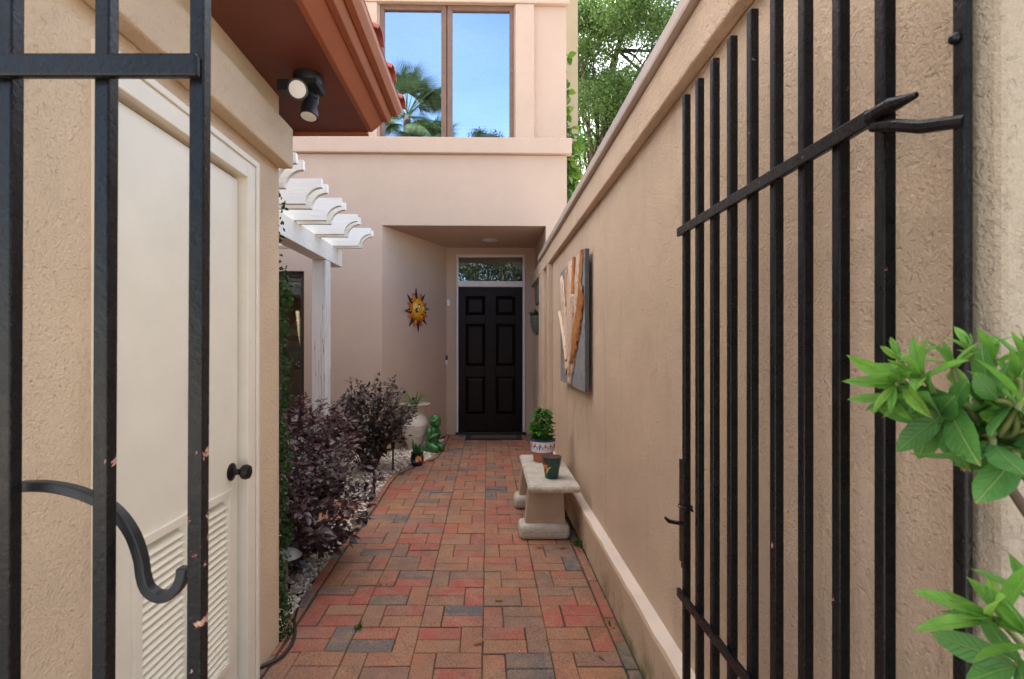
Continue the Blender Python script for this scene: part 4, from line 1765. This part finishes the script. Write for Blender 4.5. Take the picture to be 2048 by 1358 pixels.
vs, fs = [], []
NU, NV = 36, 12
for j in range(NV + 1):
    ph = (PI / 2) * j / NV
    for k in range(NU):
        a = 2 * PI * k / NU
        rr = .146 * math.cos(ph)
        vs.append(onw(rr * math.cos(a) * .93, rr * math.sin(a), .01 + .085 * math.sin(ph)))
for j in range(NV):
    for k in range(NU):
        fs.append((j * NU + k, j * NU + (k + 1) % NU, (j + 1) * NU + (k + 1) % NU, (j + 1) * NU + k))
q.add(vs, fs)
face = q.build('face', M_sunyellow, sunp, smooth=True, fix=True)


def fball(name, u, v, ru, rv, rd_, mat, d=None):
    rr = min(.98, math.hypot(u / .93, v) / .146)
    dd = .01 + .085 * math.sqrt(1 - rr * rr) if d is None else d
    mb = MB()
    vs, fs = [], []
    for j in range(9):
        a = PI * j / 8
        for k in range(12):
            b_ = 2 * PI * k / 12
            vs.append(onw(u + ru * max(.002, math.sin(a)) * math.cos(b_), v + rv * math.cos(a), dd + rd_ * max(.002, math.sin(a)) * math.sin(b_)))
    for j in range(8):
        for k in range(12):
            fs.append((j * 12 + k, j * 12 + (k + 1) % 12, (j + 1) * 12 + (k + 1) % 12, (j + 1) * 12 + k))
    mb.add(vs, fs)
    return mb.build(name, mat, face, smooth=True, fix=True)


for s_ in (-1, 1):
    fball('eye', .052 * s_, .035, .024, .013, .008, M_potwhite)
    fball('pupil', .050 * s_ - .004, .035, .010, .011, .013, M_potblack)
    fball('eyebrow', .054 * s_, .064, .034, .006, .008, M_sunbrown)
    fball('cheek_flower', .095 * s_, -.012, .030, .030, .016, M_sunbrown)
    fball('flower_centre', .095 * s_, -.012, .014, .014, .022, M_potwhite)
fball('nose', 0, .005, .016, .040, .026, M_sunyellow)
fball('lips', 0, -.062, .030, .014, .016, M_potred)
fball('chin', 0, -.092, .030, .024, .016, M_sunyellow)

# ------------------------------------------------------------------ bed lights


def stake_light(x, y, h, label):
    t = thing('path_light', label, 'path light', (x, y, 0), 'black stake lights in the gravel bed')
    mb = MB()
    mb.tube([(x, y, -.02), (x, y, h - .05)], .0105, 10)
    mb.build('stake', M_blackplastic, t, smooth=40)
    mb = MB()
    mb.lathe([(.020, -.07), (.022, -.065), (.022, -.012), (.030, -.010), (.034, -.004), (.012, .008), (0, .010)], (x, y, h), 20)
    mb.build('lamp_cap', M_blackplastic, t, smooth=40)


stake_light(-1.0, 4.42, .36, 'black stake light between the two purple shrubs at the path edge')
stake_light(-1.035, 5.48, .31, 'black stake light under the bronze shrub near the small painted pot')
ml = thing('mushroom_light', 'grey dish topped path light beside the corner of the outbuilding', 'path light', (-1.045, 2.60, 0))
m = MB()
m.tube([(-1.045, 2.60, -.02), (-1.045, 2.60, .27)], .011, 10)
m.build('stake', M_greyplastic, ml, smooth=40)
m = MB()
m.lathe([(.078, -.008), (.080, -.004), (.055, .020), (.022, .034), (0, .037)], (-1.045, 2.60, .275), 28)
m.build('dish', M_greyplastic, ml, smooth=40)
spt = thing('spotlight', 'weathered grey garden spotlight under the front purple shrub', 'spotlight', (-1.30, 3.60, 0))
m = MB()
m.tube([(-1.30, 3.6, -.02), (-1.30, 3.6, .11)], .012, 10)
m.build('stake', M_greyplastic, spt)
m = MB()
m.lathe([(.02, -.09), (.042, -.075), (.050, -.01), (.056, 0), (.048, .002), (.044, -.02), (0, -.022)], (-1.285, 3.56, .17), 22, axis=(.45, -.45, .6))
m.build('hood', plain('weathered_hood', (.25, .235, .22), .5, .2, var=.25), spt, smooth=40)

# ------------------------------------------------------------------ shrubs and climbers


def shrub(name, label, cat, base, ctr, rad, ntw, nl, lmin, lmax, mat, seed, group=None, shell=.55):
    rd = random.Random(seed)
    t = thing(name, label, cat, base, group)
    mb = MB()
    P, D, N, L = [], [], [], []
    base = Vector(base)
    ctr = Vector(ctr)
    for k in range(ntw):
        while True:
            v = Vector((rd.uniform(-1, 1), rd.uniform(-1, 1), rd.uniform(-1, 1)))
            if shell < v.length < 1:
                break
        tip = ctr + Vector((v.x * rad[0], v.y * rad[1], v.z * rad[2]))
        if rd.random() < .22:      # long shoots break the outline
            tip += Vector((v.x, v.y, max(.1, v.z))) * rd.uniform(.04, .16)
        if tip.z < .06:
            tip.z = .06 + rd.uniform(0, .06)
        b0 = base + Vector((rd.uniform(-.05, .05), rd.uniform(-.05, .05), 0))
        mid = b0.lerp(tip, .5) + Vector((rd.uniform(-.05, .05), rd.uniform(-.05, .05), rd.uniform(.02, .14)))
        pth = smoothpath([b0, mid, tip], 5)
        if k % 2 == 0:
            mb.tube(pth, [.006 * (1 - .8 * i / (len(pth) - 1)) + .0008 for i in range(len(pth))], 4, cap=False)
        m_ = len(pth) - 1
        out = (tip - mid).normalized()
        for j in range(nl):
            tt = 1 - (rd.random() ** 1.4) * .42
            f = tt * m_
            i = min(m_ - 1, int(f))
            p = pth[i].lerp(pth[i + 1], f - i)
            sd_ = Vector((rd.gauss(0, 1), rd.gauss(0, 1), rd.gauss(0, .5))).normalized()
            # short twig off the stem
            p = p + sd_ * rd.uniform(0, .035)
            d_ = (out * .6 + sd_ + Vector((0, 0, -.08))).normalized()
            P.append(p)
            D.append(d_)
            N.append((rd.gauss(0, .45), rd.gauss(0, .45) - .15, 1))
            L.append(rd.uniform(lmin, lmax) * rd.choice((.6, .85, 1, 1, 1.15)))
    mb.build('stem', M_stem, t)
    L = np.array(L)
    leafmesh('foliage', mat, P, D, N, L, L * .60, t, fold=.16, droop=.18, detail=1)
    return t


shrub('loropetalum_shrub', 'large dark purple leaved shrub spilling over the path edge beside the outbuilding', 'shrub', (-1.22, 3.15, -.01), (-1.18, 3.12, .49), (.50, .70, .46), 170, 26, .032, .066, L_purple, 11, shell=.2)
shrub('loropetalum_shrub', 'wine red twiggy shrub in front of the white pergola post', 'shrub', (-1.75, 4.55, -.01), (-1.62, 4.58, .50), (.46, .42, .43), 170, 22, .032, .062, L_reddish, 12, shell=.25)
shrub('loropetalum_shrub', 'bronze purple rounded shrub beside the white urn', 'shrub', (-1.28, 5.42, -.01), (-1.28, 5.42, .60), (.54, .45, .43), 180, 25, .032, .064, L_purplegreen, 13, shell=.2)

# creeping fig on the rear face of the outbuilding
fg = thing('creeping_fig', 'small leaved green creeper climbing the far corner of the outbuilding wall', 'climbing plant', (-1.0, 2.30, 0))
P, D, N = [], [], []
for k in range(9000):
    h = random.uniform(0, 2.1)
    dens = 1.0 if h < 1.72 else .35
    if random.random() > dens * (.72 + .28 * math.sin(h * 9 + 1.3 * math.sin(h * 23))):
        continue
    x = SX + .018 + .014 * math.sin(h * 17) + .008 * math.sin(h * 41) - abs(random.gauss(0, .16)) + random.uniform(-.004, .004) - (.016 if h > 1.72 else 0)
    th = .075 if h < 1.72 else .035
    P.append((x, 2.292 + random.uniform(0, th), h))
    D.append((random.gauss(.25, .6), random.uniform(-.1, 1), random.gauss(-.1, .6)))
    N.append((random.gauss(.3, .4), 1, random.gauss(.3, .4)))
n = len(P)
L = RNG.uniform(.012, .026, n)
leafmesh('foliage', L_fig, P, D, N, L, L * .7, fg, detail=1)
m = MB()
for k in range(5):
    m.tube(smoothpath([(-.99 - .06 * k, 2.294, 0), (-.975 - .05 * k, 2.294, .6), (-.99 - .04 * k, 2.294, 1.2), (-.97 - .03 * k, 2.294, 2.0)], 5), .004, 5)
m.build('stem', M_stem, fg)

# flowering vine at the corner of the house
vn = thing('climbing_vine', 'yellow green vine climbing the corner of the house above the garden wall', 'climbing plant', (1.1, 7.1, 2.2))
m = MB()
P, D, N, L = [], [], [], []
rd = random.Random(3)
strands = []
for k in range(4):
    x0 = 1.05 + .05 * k
    pth = [(x0 + rd.uniform(-.03, .05), hy(1.1, 7.1) + rd.uniform(-.1, .06), 2.2)]
    z = 2.2
    while z < 5.35 - .5 * k:
        z += .25
        pth.append((1.02 + .05 * k + rd.uniform(-.05, .07), hy(1.1, 7.12) + rd.uniform(-.12, .06), z))
    pp = smoothpath(pth, 4)
    m.tube(pp, .006, 5)
    for q in pp:
        for j in range(4 if q.z < 4.2 else 2):
            if rd.random() < .85:
                P.append(q + Vector((rd.uniform(-.06, .10), rd.uniform(-.10, .02), rd.uniform(-.05, .05))))
                D.append((rd.gauss(.1, .7), rd.gauss(-.5, .5), rd.gauss(-.5, .5)))
                N.append((rd.gauss(0, .5), -1, rd.gauss(.5, .5)))
                L.append(rd.uniform(.06, .15))
for j in range(60):   # loose bunch over the wall top
    P.append(Vector((rd.uniform(1.02, 1.42), hy(1.1, 6.95) + rd.uniform(-.2, .15), rd.uniform(2.9, 3.9))))
    D.append((rd.gauss(.1, .7), rd.gauss(-.5, .5), rd.gauss(-.4, .5)))
    N.append((rd.gauss(0, .5), -1, rd.gauss(.5, .5)))
    L.append(rd.uniform(.06, .14))
L = np.array(L)
m.build('stem', M_stem, vn)
leafmesh('foliage', L_vine, P, D, N, L, L * .62, vn, droop=.3, detail=2)

# azalea in the near right corner
az = thing('azalea_shrub', 'bright green leaved azalea branch in front of the open gate at the right edge', 'shrub', (.74, .42, 0))


def A(px, py, z):
    return Vector(((px - 976) * z / 1006, z, 1.352 - (py - 693) * z / 1006))


whorls = [  # x, y, distance, axis(px dx,dy), leaves, length px, old
    (1842, 752, .50, (-.75, -.60), 6, 120, 0), (1790, 770, .515, (-1, .10), 5, 110, 0), (1800, 720, .52, (-.5, -.8), 4, 80, 0), (1770, 800, .53, (-1, .3), 3, 75, 0), (1905, 728, .53, (-.15, -1), 5, 90, 0), (1985, 715, .52, (.1, -1), 5, 90, 0),
    (2050, 710, .50, (.3, -1), 5, 90, 0), (2045, 800, .46, (.2, -.4), 5, 125, 0), (1880, 830, .49, (-.9, .3), 4, 150, 1), (1960, 800, .50, (-.5, -.3), 5, 130, 1),
    (1860, 845, .50, (-.7, .7), 4, 130, 1), (1905, 815, .485, (-.6, .2), 4, 120, 1), (1985, 905, .455, (-.1, 1), 4, 150, 1), (2025, 930, .45, (.1, .6), 4, 130, 1), (1990, 800, .475, (-.4, -.2), 5, 115, 1), (1850, 790, .505, (-.9, .1), 4, 105, 0), (1975, 890, .47, (-.2, .9), 3, 165, 1), (2055, 880, .47, (0, .5), 4, 135, 1), (2010, 775, .54, (0, -.7), 5, 100, 0), (1930, 790, .55, (-.2, -.7), 4, 100, 0),
    (1985, 1235, .46, (-.75, -.5), 6, 150, 0), (2035, 755, .49, (.1, -.8), 6, 105, 0), (2010, 845, .48, (-.5, .1), 5, 125, 0), (2050, 835, .47, (-.2, .2), 5, 130, 1), (1940, 700, .54, (-.2, -1), 4, 70, 0), (2050, 1265, .44, (-.3, -.5), 5, 140, 0), (2030, 1330, .45, (-.9, .1), 5, 150, 1), (2065, 1190, .46, (-.3, -.7), 4, 120, 0)]
PN, DN, NN, LN = [], [], [], []
PO, DO, NO, LO = [], [], [], []
rd = random.Random(21)
hub = Vector((.60, .47, 1.12))
hub2 = Vector((.62, .44, .92))
root_ = Vector((.74, .42, 0))
mst = MB()
mst.tube(smoothpath([root_, Vector((.70, .43, .5)), hub2 + Vector((.03, 0, 0)), Vector((.575, .48, 1.10)), A(1990, 930, .48), A(1950, 880, .49)], 6), [.008] * 12 + [.0062] * 9 + [.0045] * 10, 8)
mtw = MB()
mtl = MB()
for (px, py, z, ax, nl, lp, old) in whorls:
    c = A(px, py, z)
    axis = Vector((ax[0], rd.uniform(-.25, .35), -ax[1])).normalized()
    low = py > 1100
    src = (A(2075, 1300, .45) if low else A(1960, 880, .49))
    (mtl if low else mtw).tube(smoothpath([src, src.lerp(c - axis * .03, .6) + Vector((0, 0, -.008)), c - axis * .012, c], 5), [.0028] * 15 + [.002], 6)
    u = axis.orthogonal().normalized()
    w_ = axis.cross(u)
    for k in range(nl):
        a = 2 * PI * (k + rd.uniform(-.25, .25)) / nl
        sp = rd.uniform(.45, 1.15) if not old else rd.uniform(.8, 1.5)
        rad_ = u * math.cos(a) + w_ * math.sin(a)
        d_ = (axis * math.cos(sp) + rad_ * math.sin(sp)).normalized()
        nrm = (axis - d_ * axis.dot(d_)) + Vector((0, -.15, .35))
        ln = lp * z / 1006 * rd.uniform(.65, 1.12)
        (PO if old else PN).append(c - axis * rd.uniform(0, .014))
        (DO if old else DN).append(d_)
        (NO if old else NN).append(nrm)
        (LO if old else LN).append(ln)
    # pale young leaves at the tip
    if not old:
        for k in range(3):
            d_ = (axis + Vector((rd.gauss(0, .3), rd.gauss(0, .3), rd.gauss(0, .3)))).normalized()
            PN.append(c)
            DN.append(d_)
            NN.append(Vector((rd.gauss(0, 1), -1, rd.gauss(0, 1))))
            LN.append(lp * z / 1006 * .55)
LN, LO = np.array(LN), np.array(LO)
leafmesh('young_leaves', L_azalea, PN, DN, NN, LN, LN * .25, az, fold=.26, droop=.12, detail=2)
leafmesh('old_leaves', L_azdark, PO, DO, NO, LO, LO * .42, az, fold=.10, droop=.10, detail=2)
mst.build('stem', M_stem, az, smooth=True)
mtw.build('twig', plain('green_twig', (.14, .16, .04), .6), az, smooth=True)
mtl.build('twig', MATS['green_twig'], az, smooth=True)
m = MB()
cdf = A(1936, 880, .485)
m.ball(cdf, .0085, 10, 7, (.8, .8, 1.3))
m.ball(cdf + Vector((-.004, 0, .012)), .007, 8, 6, (1, .8, .8))
m.tube([cdf, cdf + Vector((-.006, -.002, -.018)), cdf + Vector((-.004, 0, -.030))], [.004, .003, .001], 6)
m.build('withered_bloom', M_flowerdry, az, smooth=True)

# weeds and dry leaves
def weed(x, y, n, h, label):
    t = thing('weed', label, 'weed', (x, y, 0), 'weeds growing in the path joints')
    P = [(x + random.gauss(0, .012), y + random.gauss(0, .012), .0) for _ in range(n)]
    leafmesh('foliage', L_weed, P, rdir(n, 1.1), rdir(n, .5), RNG.uniform(h * .4, h, n), h * .3, t, detail=1)


weed(-.62, 2.415, 20, .034, 'bright green weed sprig in a brick joint near the bottom left of the path')
weed(-.60, 2.83, 7, .022, 'dull green weed in a brick joint by the left path border')
weed(-.55, 3.42, 6, .022, 'thin weed stalk in the brick joint beside the front purple shrub')
weed(.61, 3.42, 30, .06, 'clump of green weeds behind the near foot of the bench')
weed(.60, 2.44, 12, .03, 'tiny weed at the right brick border below the bench')


def dryleaf(x, y, a, ln, label, mat=L_dry):
    o = leafmesh('dry_leaf', mat, [(x, y, .007)], [(math.cos(a), math.sin(a), .05)], [(.1, .1, 1)], [ln], ln * .34, None, fold=.25, droop=-.12, detail=2)
    tag(o, label, 'fallen leaf', 'dry leaves lying on the brick path')


dryleaf(-.07, 2.27, .4, .065, 'tan dry leaf lying near the bottom of the brick path')
dryleaf(.03, 2.66, .2, .055, 'yellow dry leaf on a red brick in the middle of the path')
dryleaf(.37, 3.37, 2.8, .07, 'curled tan dry leaf in front of the bench foot')
dryleaf(.47, 3.36, .3, .06, 'pale narrow dry leaf beside the bench foot near the wall')
dryleaf(.50, 2.16, 2.2, .045, 'dark curled dry leaf near the right border bricks')
pts = [(random.uniform(-.85, .55), random.uniform(2.05, 4.8), .004) for _ in range(45)]
tag(stones('crumbs', M_gravel, np.array(pts), RNG.uniform(.002, .0055, len(pts)), .5), 'scattered bits of pale gravel on the brick path', 'gravel', kind='stuff')

# ------------------------------------------------------------------ trees


def tree(name, label, base, h, ctr, rad, nclump, nleaf, ll, mat, seed, lean=(0, 0), trunk_r=.16, clump_r=(.45, .9), group=None):
    rd = random.Random(seed)
    rg = np.random.default_rng(seed)
    t = thing(name, label, 'tree', base, group)
    mb = MB()
    base = Vector(base)
    ctr = Vector(ctr)
    fork = base.lerp(ctr, .62) + Vector((lean[0], lean[1], 0))
    tr = smoothpath([base, base.lerp(fork, .5) + Vector((rd.uniform(-.2, .2), 0, 0)), fork, ctr + Vector((0, 0, rad[2] * .5))], 6)
    mb.tube(tr, [trunk_r * (1 - .82 * i / (len(tr) - 1)) for i in range(len(tr))], 10)
    cl = []
    for k in range(nclump):
        while True:
            v = Vector((rd.uniform(-1, 1), rd.uniform(-1, 1), rd.uniform(-1, 1)))
            if .25 < v.length < 1:
                break
        cl.append(ctr + Vector((v.x * rad[0], v.y * rad[1], v.z * rad[2])))
    for i, c in enumerate(cl):
        if i % 2 == 0:
            s_ = tr[rd.randint(len(tr) // 2, len(tr) - 2)]
            md = s_.lerp(c, .5) + Vector((rd.uniform(-.3, .3), rd.uniform(-.3, .3), rd.uniform(-.2, .35)))
            pp = smoothpath([s_, md, c], 5)
            r0 = trunk_r * rd.uniform(.2, .36)
            mb.tube(pp, [r0 * (1 - .85 * j / (len(pp) - 1)) for j in range(len(pp))], 6, cap=False)
    mb.build('trunk', M_bark, t, smooth=True)
    P, D = [], []
    for c in cl:
        r_ = rd.uniform(*clump_r)
        g_ = rg.normal(size=(nleaf, 3)) * r_ * np.array([.55, .55, .36])
        P.append(np.array(c) + g_)
    P = np.concatenate(P)
    n = len(P)
    D = rg.normal(size=(n, 3))
    D[:, 2] -= .25
    N = rg.normal(size=(n, 3)) * .7
    N[:, 2] += 1
    L = rg.uniform(ll * .6, ll * 1.2, n)
    leafmesh('crown', mat, P, D, N, L, L * .45, t, detail=0)
    return t


GT = 'trees beyond the garden wall'
tree('oak_tree', 'sunlit oak with a dark leaning trunk just beyond the garden wall', (3.05, 14, -.03), 12, (3.75, 14, 9.0), (2.0, 2.2, 2.9), 88, 900, .10, L_tree, 31, lean=(-.55, 0), trunk_r=.19, clump_r=(.34, .66), group=GT)
tree('oak_tree', 'tall feathery tree behind the coping of the garden wall, mostly sky between its limbs', (7.4, 15, -.03), 12, (7.0, 15, 11.2), (1.9, 1.9, 2.6), 38, 460, .09, L_tree, 32, trunk_r=.12, clump_r=(.3, .55), group=GT)
tree('oak_tree', 'darker low tree filling the gap under the sunlit oak', (4.6, 19, -.03), 9, (4.7, 19, 6.0), (2.9, 2.0, 2.9), 46, 620, .12, L_treedark, 33, trunk_r=.16, clump_r=(.5, .9), group=GT)
tree('oak_tree', 'broad dark tree farthest back behind the house corner', (2.6, 24, -.03), 13, (3.4, 24, 9.5), (3.2, 2.4, 4.6), 30, 520, .15, L_treedark, 34, trunk_r=.22, clump_r=(.6, 1.2), group=GT)


def palm(label, base, top, nf, fr, seed):
    rd = random.Random(seed)
    t = thing('fan_palm', label, 'palm tree', base, 'fan palms mirrored in the upper window')
    mb = MB()
    base, top = Vector(base), Vector(top)
    pp = smoothpath([base, base.lerp(top, .5) + Vector((.15, 0, 0)), top], 10)
    mb.tube(pp, [.17 - .04 * i / len(pp) + (.012 if i % 2 else 0) for i in range(len(pp))], 10)
    mb.build('trunk', M_bark, t, smooth=True)
    P, D, N, L = [], [], [], []
    st = MB()
    for k in range(nf):
        a = rd.uniform(0, 2 * PI)
        el = rd.uniform(-.7, 1.35)
        d_ = Vector((math.cos(a) * math.cos(el), math.sin(a) * math.cos(el), math.sin(el)))
        ln = fr * rd.uniform(.5, .75)
        c = top + d_ * ln
        st.tube([top, top + d_ * ln * .5 + Vector((0, 0, .05)), c], [.02, .015, .01], 5)
        side = d_.cross(Vector((0, 0, 1)))
        side = side.normalized() if side.length > .1 else Vector((1, 0, 0))
        up_ = side.cross(d_)
        for j in range(44):
            b_ = (j / 43 - .5) * 2 * R(105)
            dd = d_ * math.cos(b_) + side * math.sin(b_) + up_ * .12 * math.cos(b_ * 2)
            P.append(c)
            D.append(dd + Vector((0, 0, -.12)))
            N.append(up_)
            L.append(fr * .62 * (1 - .25 * abs(b_) / R(105)) * rd.uniform(.9, 1.05))
    st.build('leaf_stalk', L_palm, t)
    leafmesh('fronds', L_palm, P, D, N, L, .036, t, fold=.3, droop=.35, detail=1)


palm('tall fan palm across the drive, mirrored in the left light of the upper window', (-2.5, -6, -.03), (-2.55, -6, 9.95), 30, 1.5, 41)
palm('shorter fan palm across the drive, mirrored at the foot of the upper window', (-1.65, -6.4, -.03), (-1.65, -6.4, 8.75), 26, 1.35, 42)
for k, (x, y, h, lab) in enumerate(((-3.2, -15, 10.2, 'dark round tree across the drive behind the camera, mirrored at the left of the transom'), (1.8, -16, 9.4, 'lower dark tree across the drive, mirrored at the right of the transom'), (-9, -17, 5.6, 'dark spreading tree at the far left across the drive'), (8, -18, 5.2, 'dark spreading tree at the far right across the drive'))):
    tree('street_tree', lab, (x, y, -.03), h, (x, y, h * .58), (2.6, 2.0, h * .42), 80, 420, .18, L_street, 50 + k, trunk_r=.15, clump_r=(.5, .9), group='trees across the drive')

tree('street_tree', 'tall slim tree across the drive, its tip mirrored low right in the upper window', (1.15, -22, -.03), 16, (1.15, -22, 15.3), (1.1, 1.1, 1.5), 30, 300, .16, L_street, 61, trunk_r=.14, clump_r=(.4, .6), group='trees across the drive')
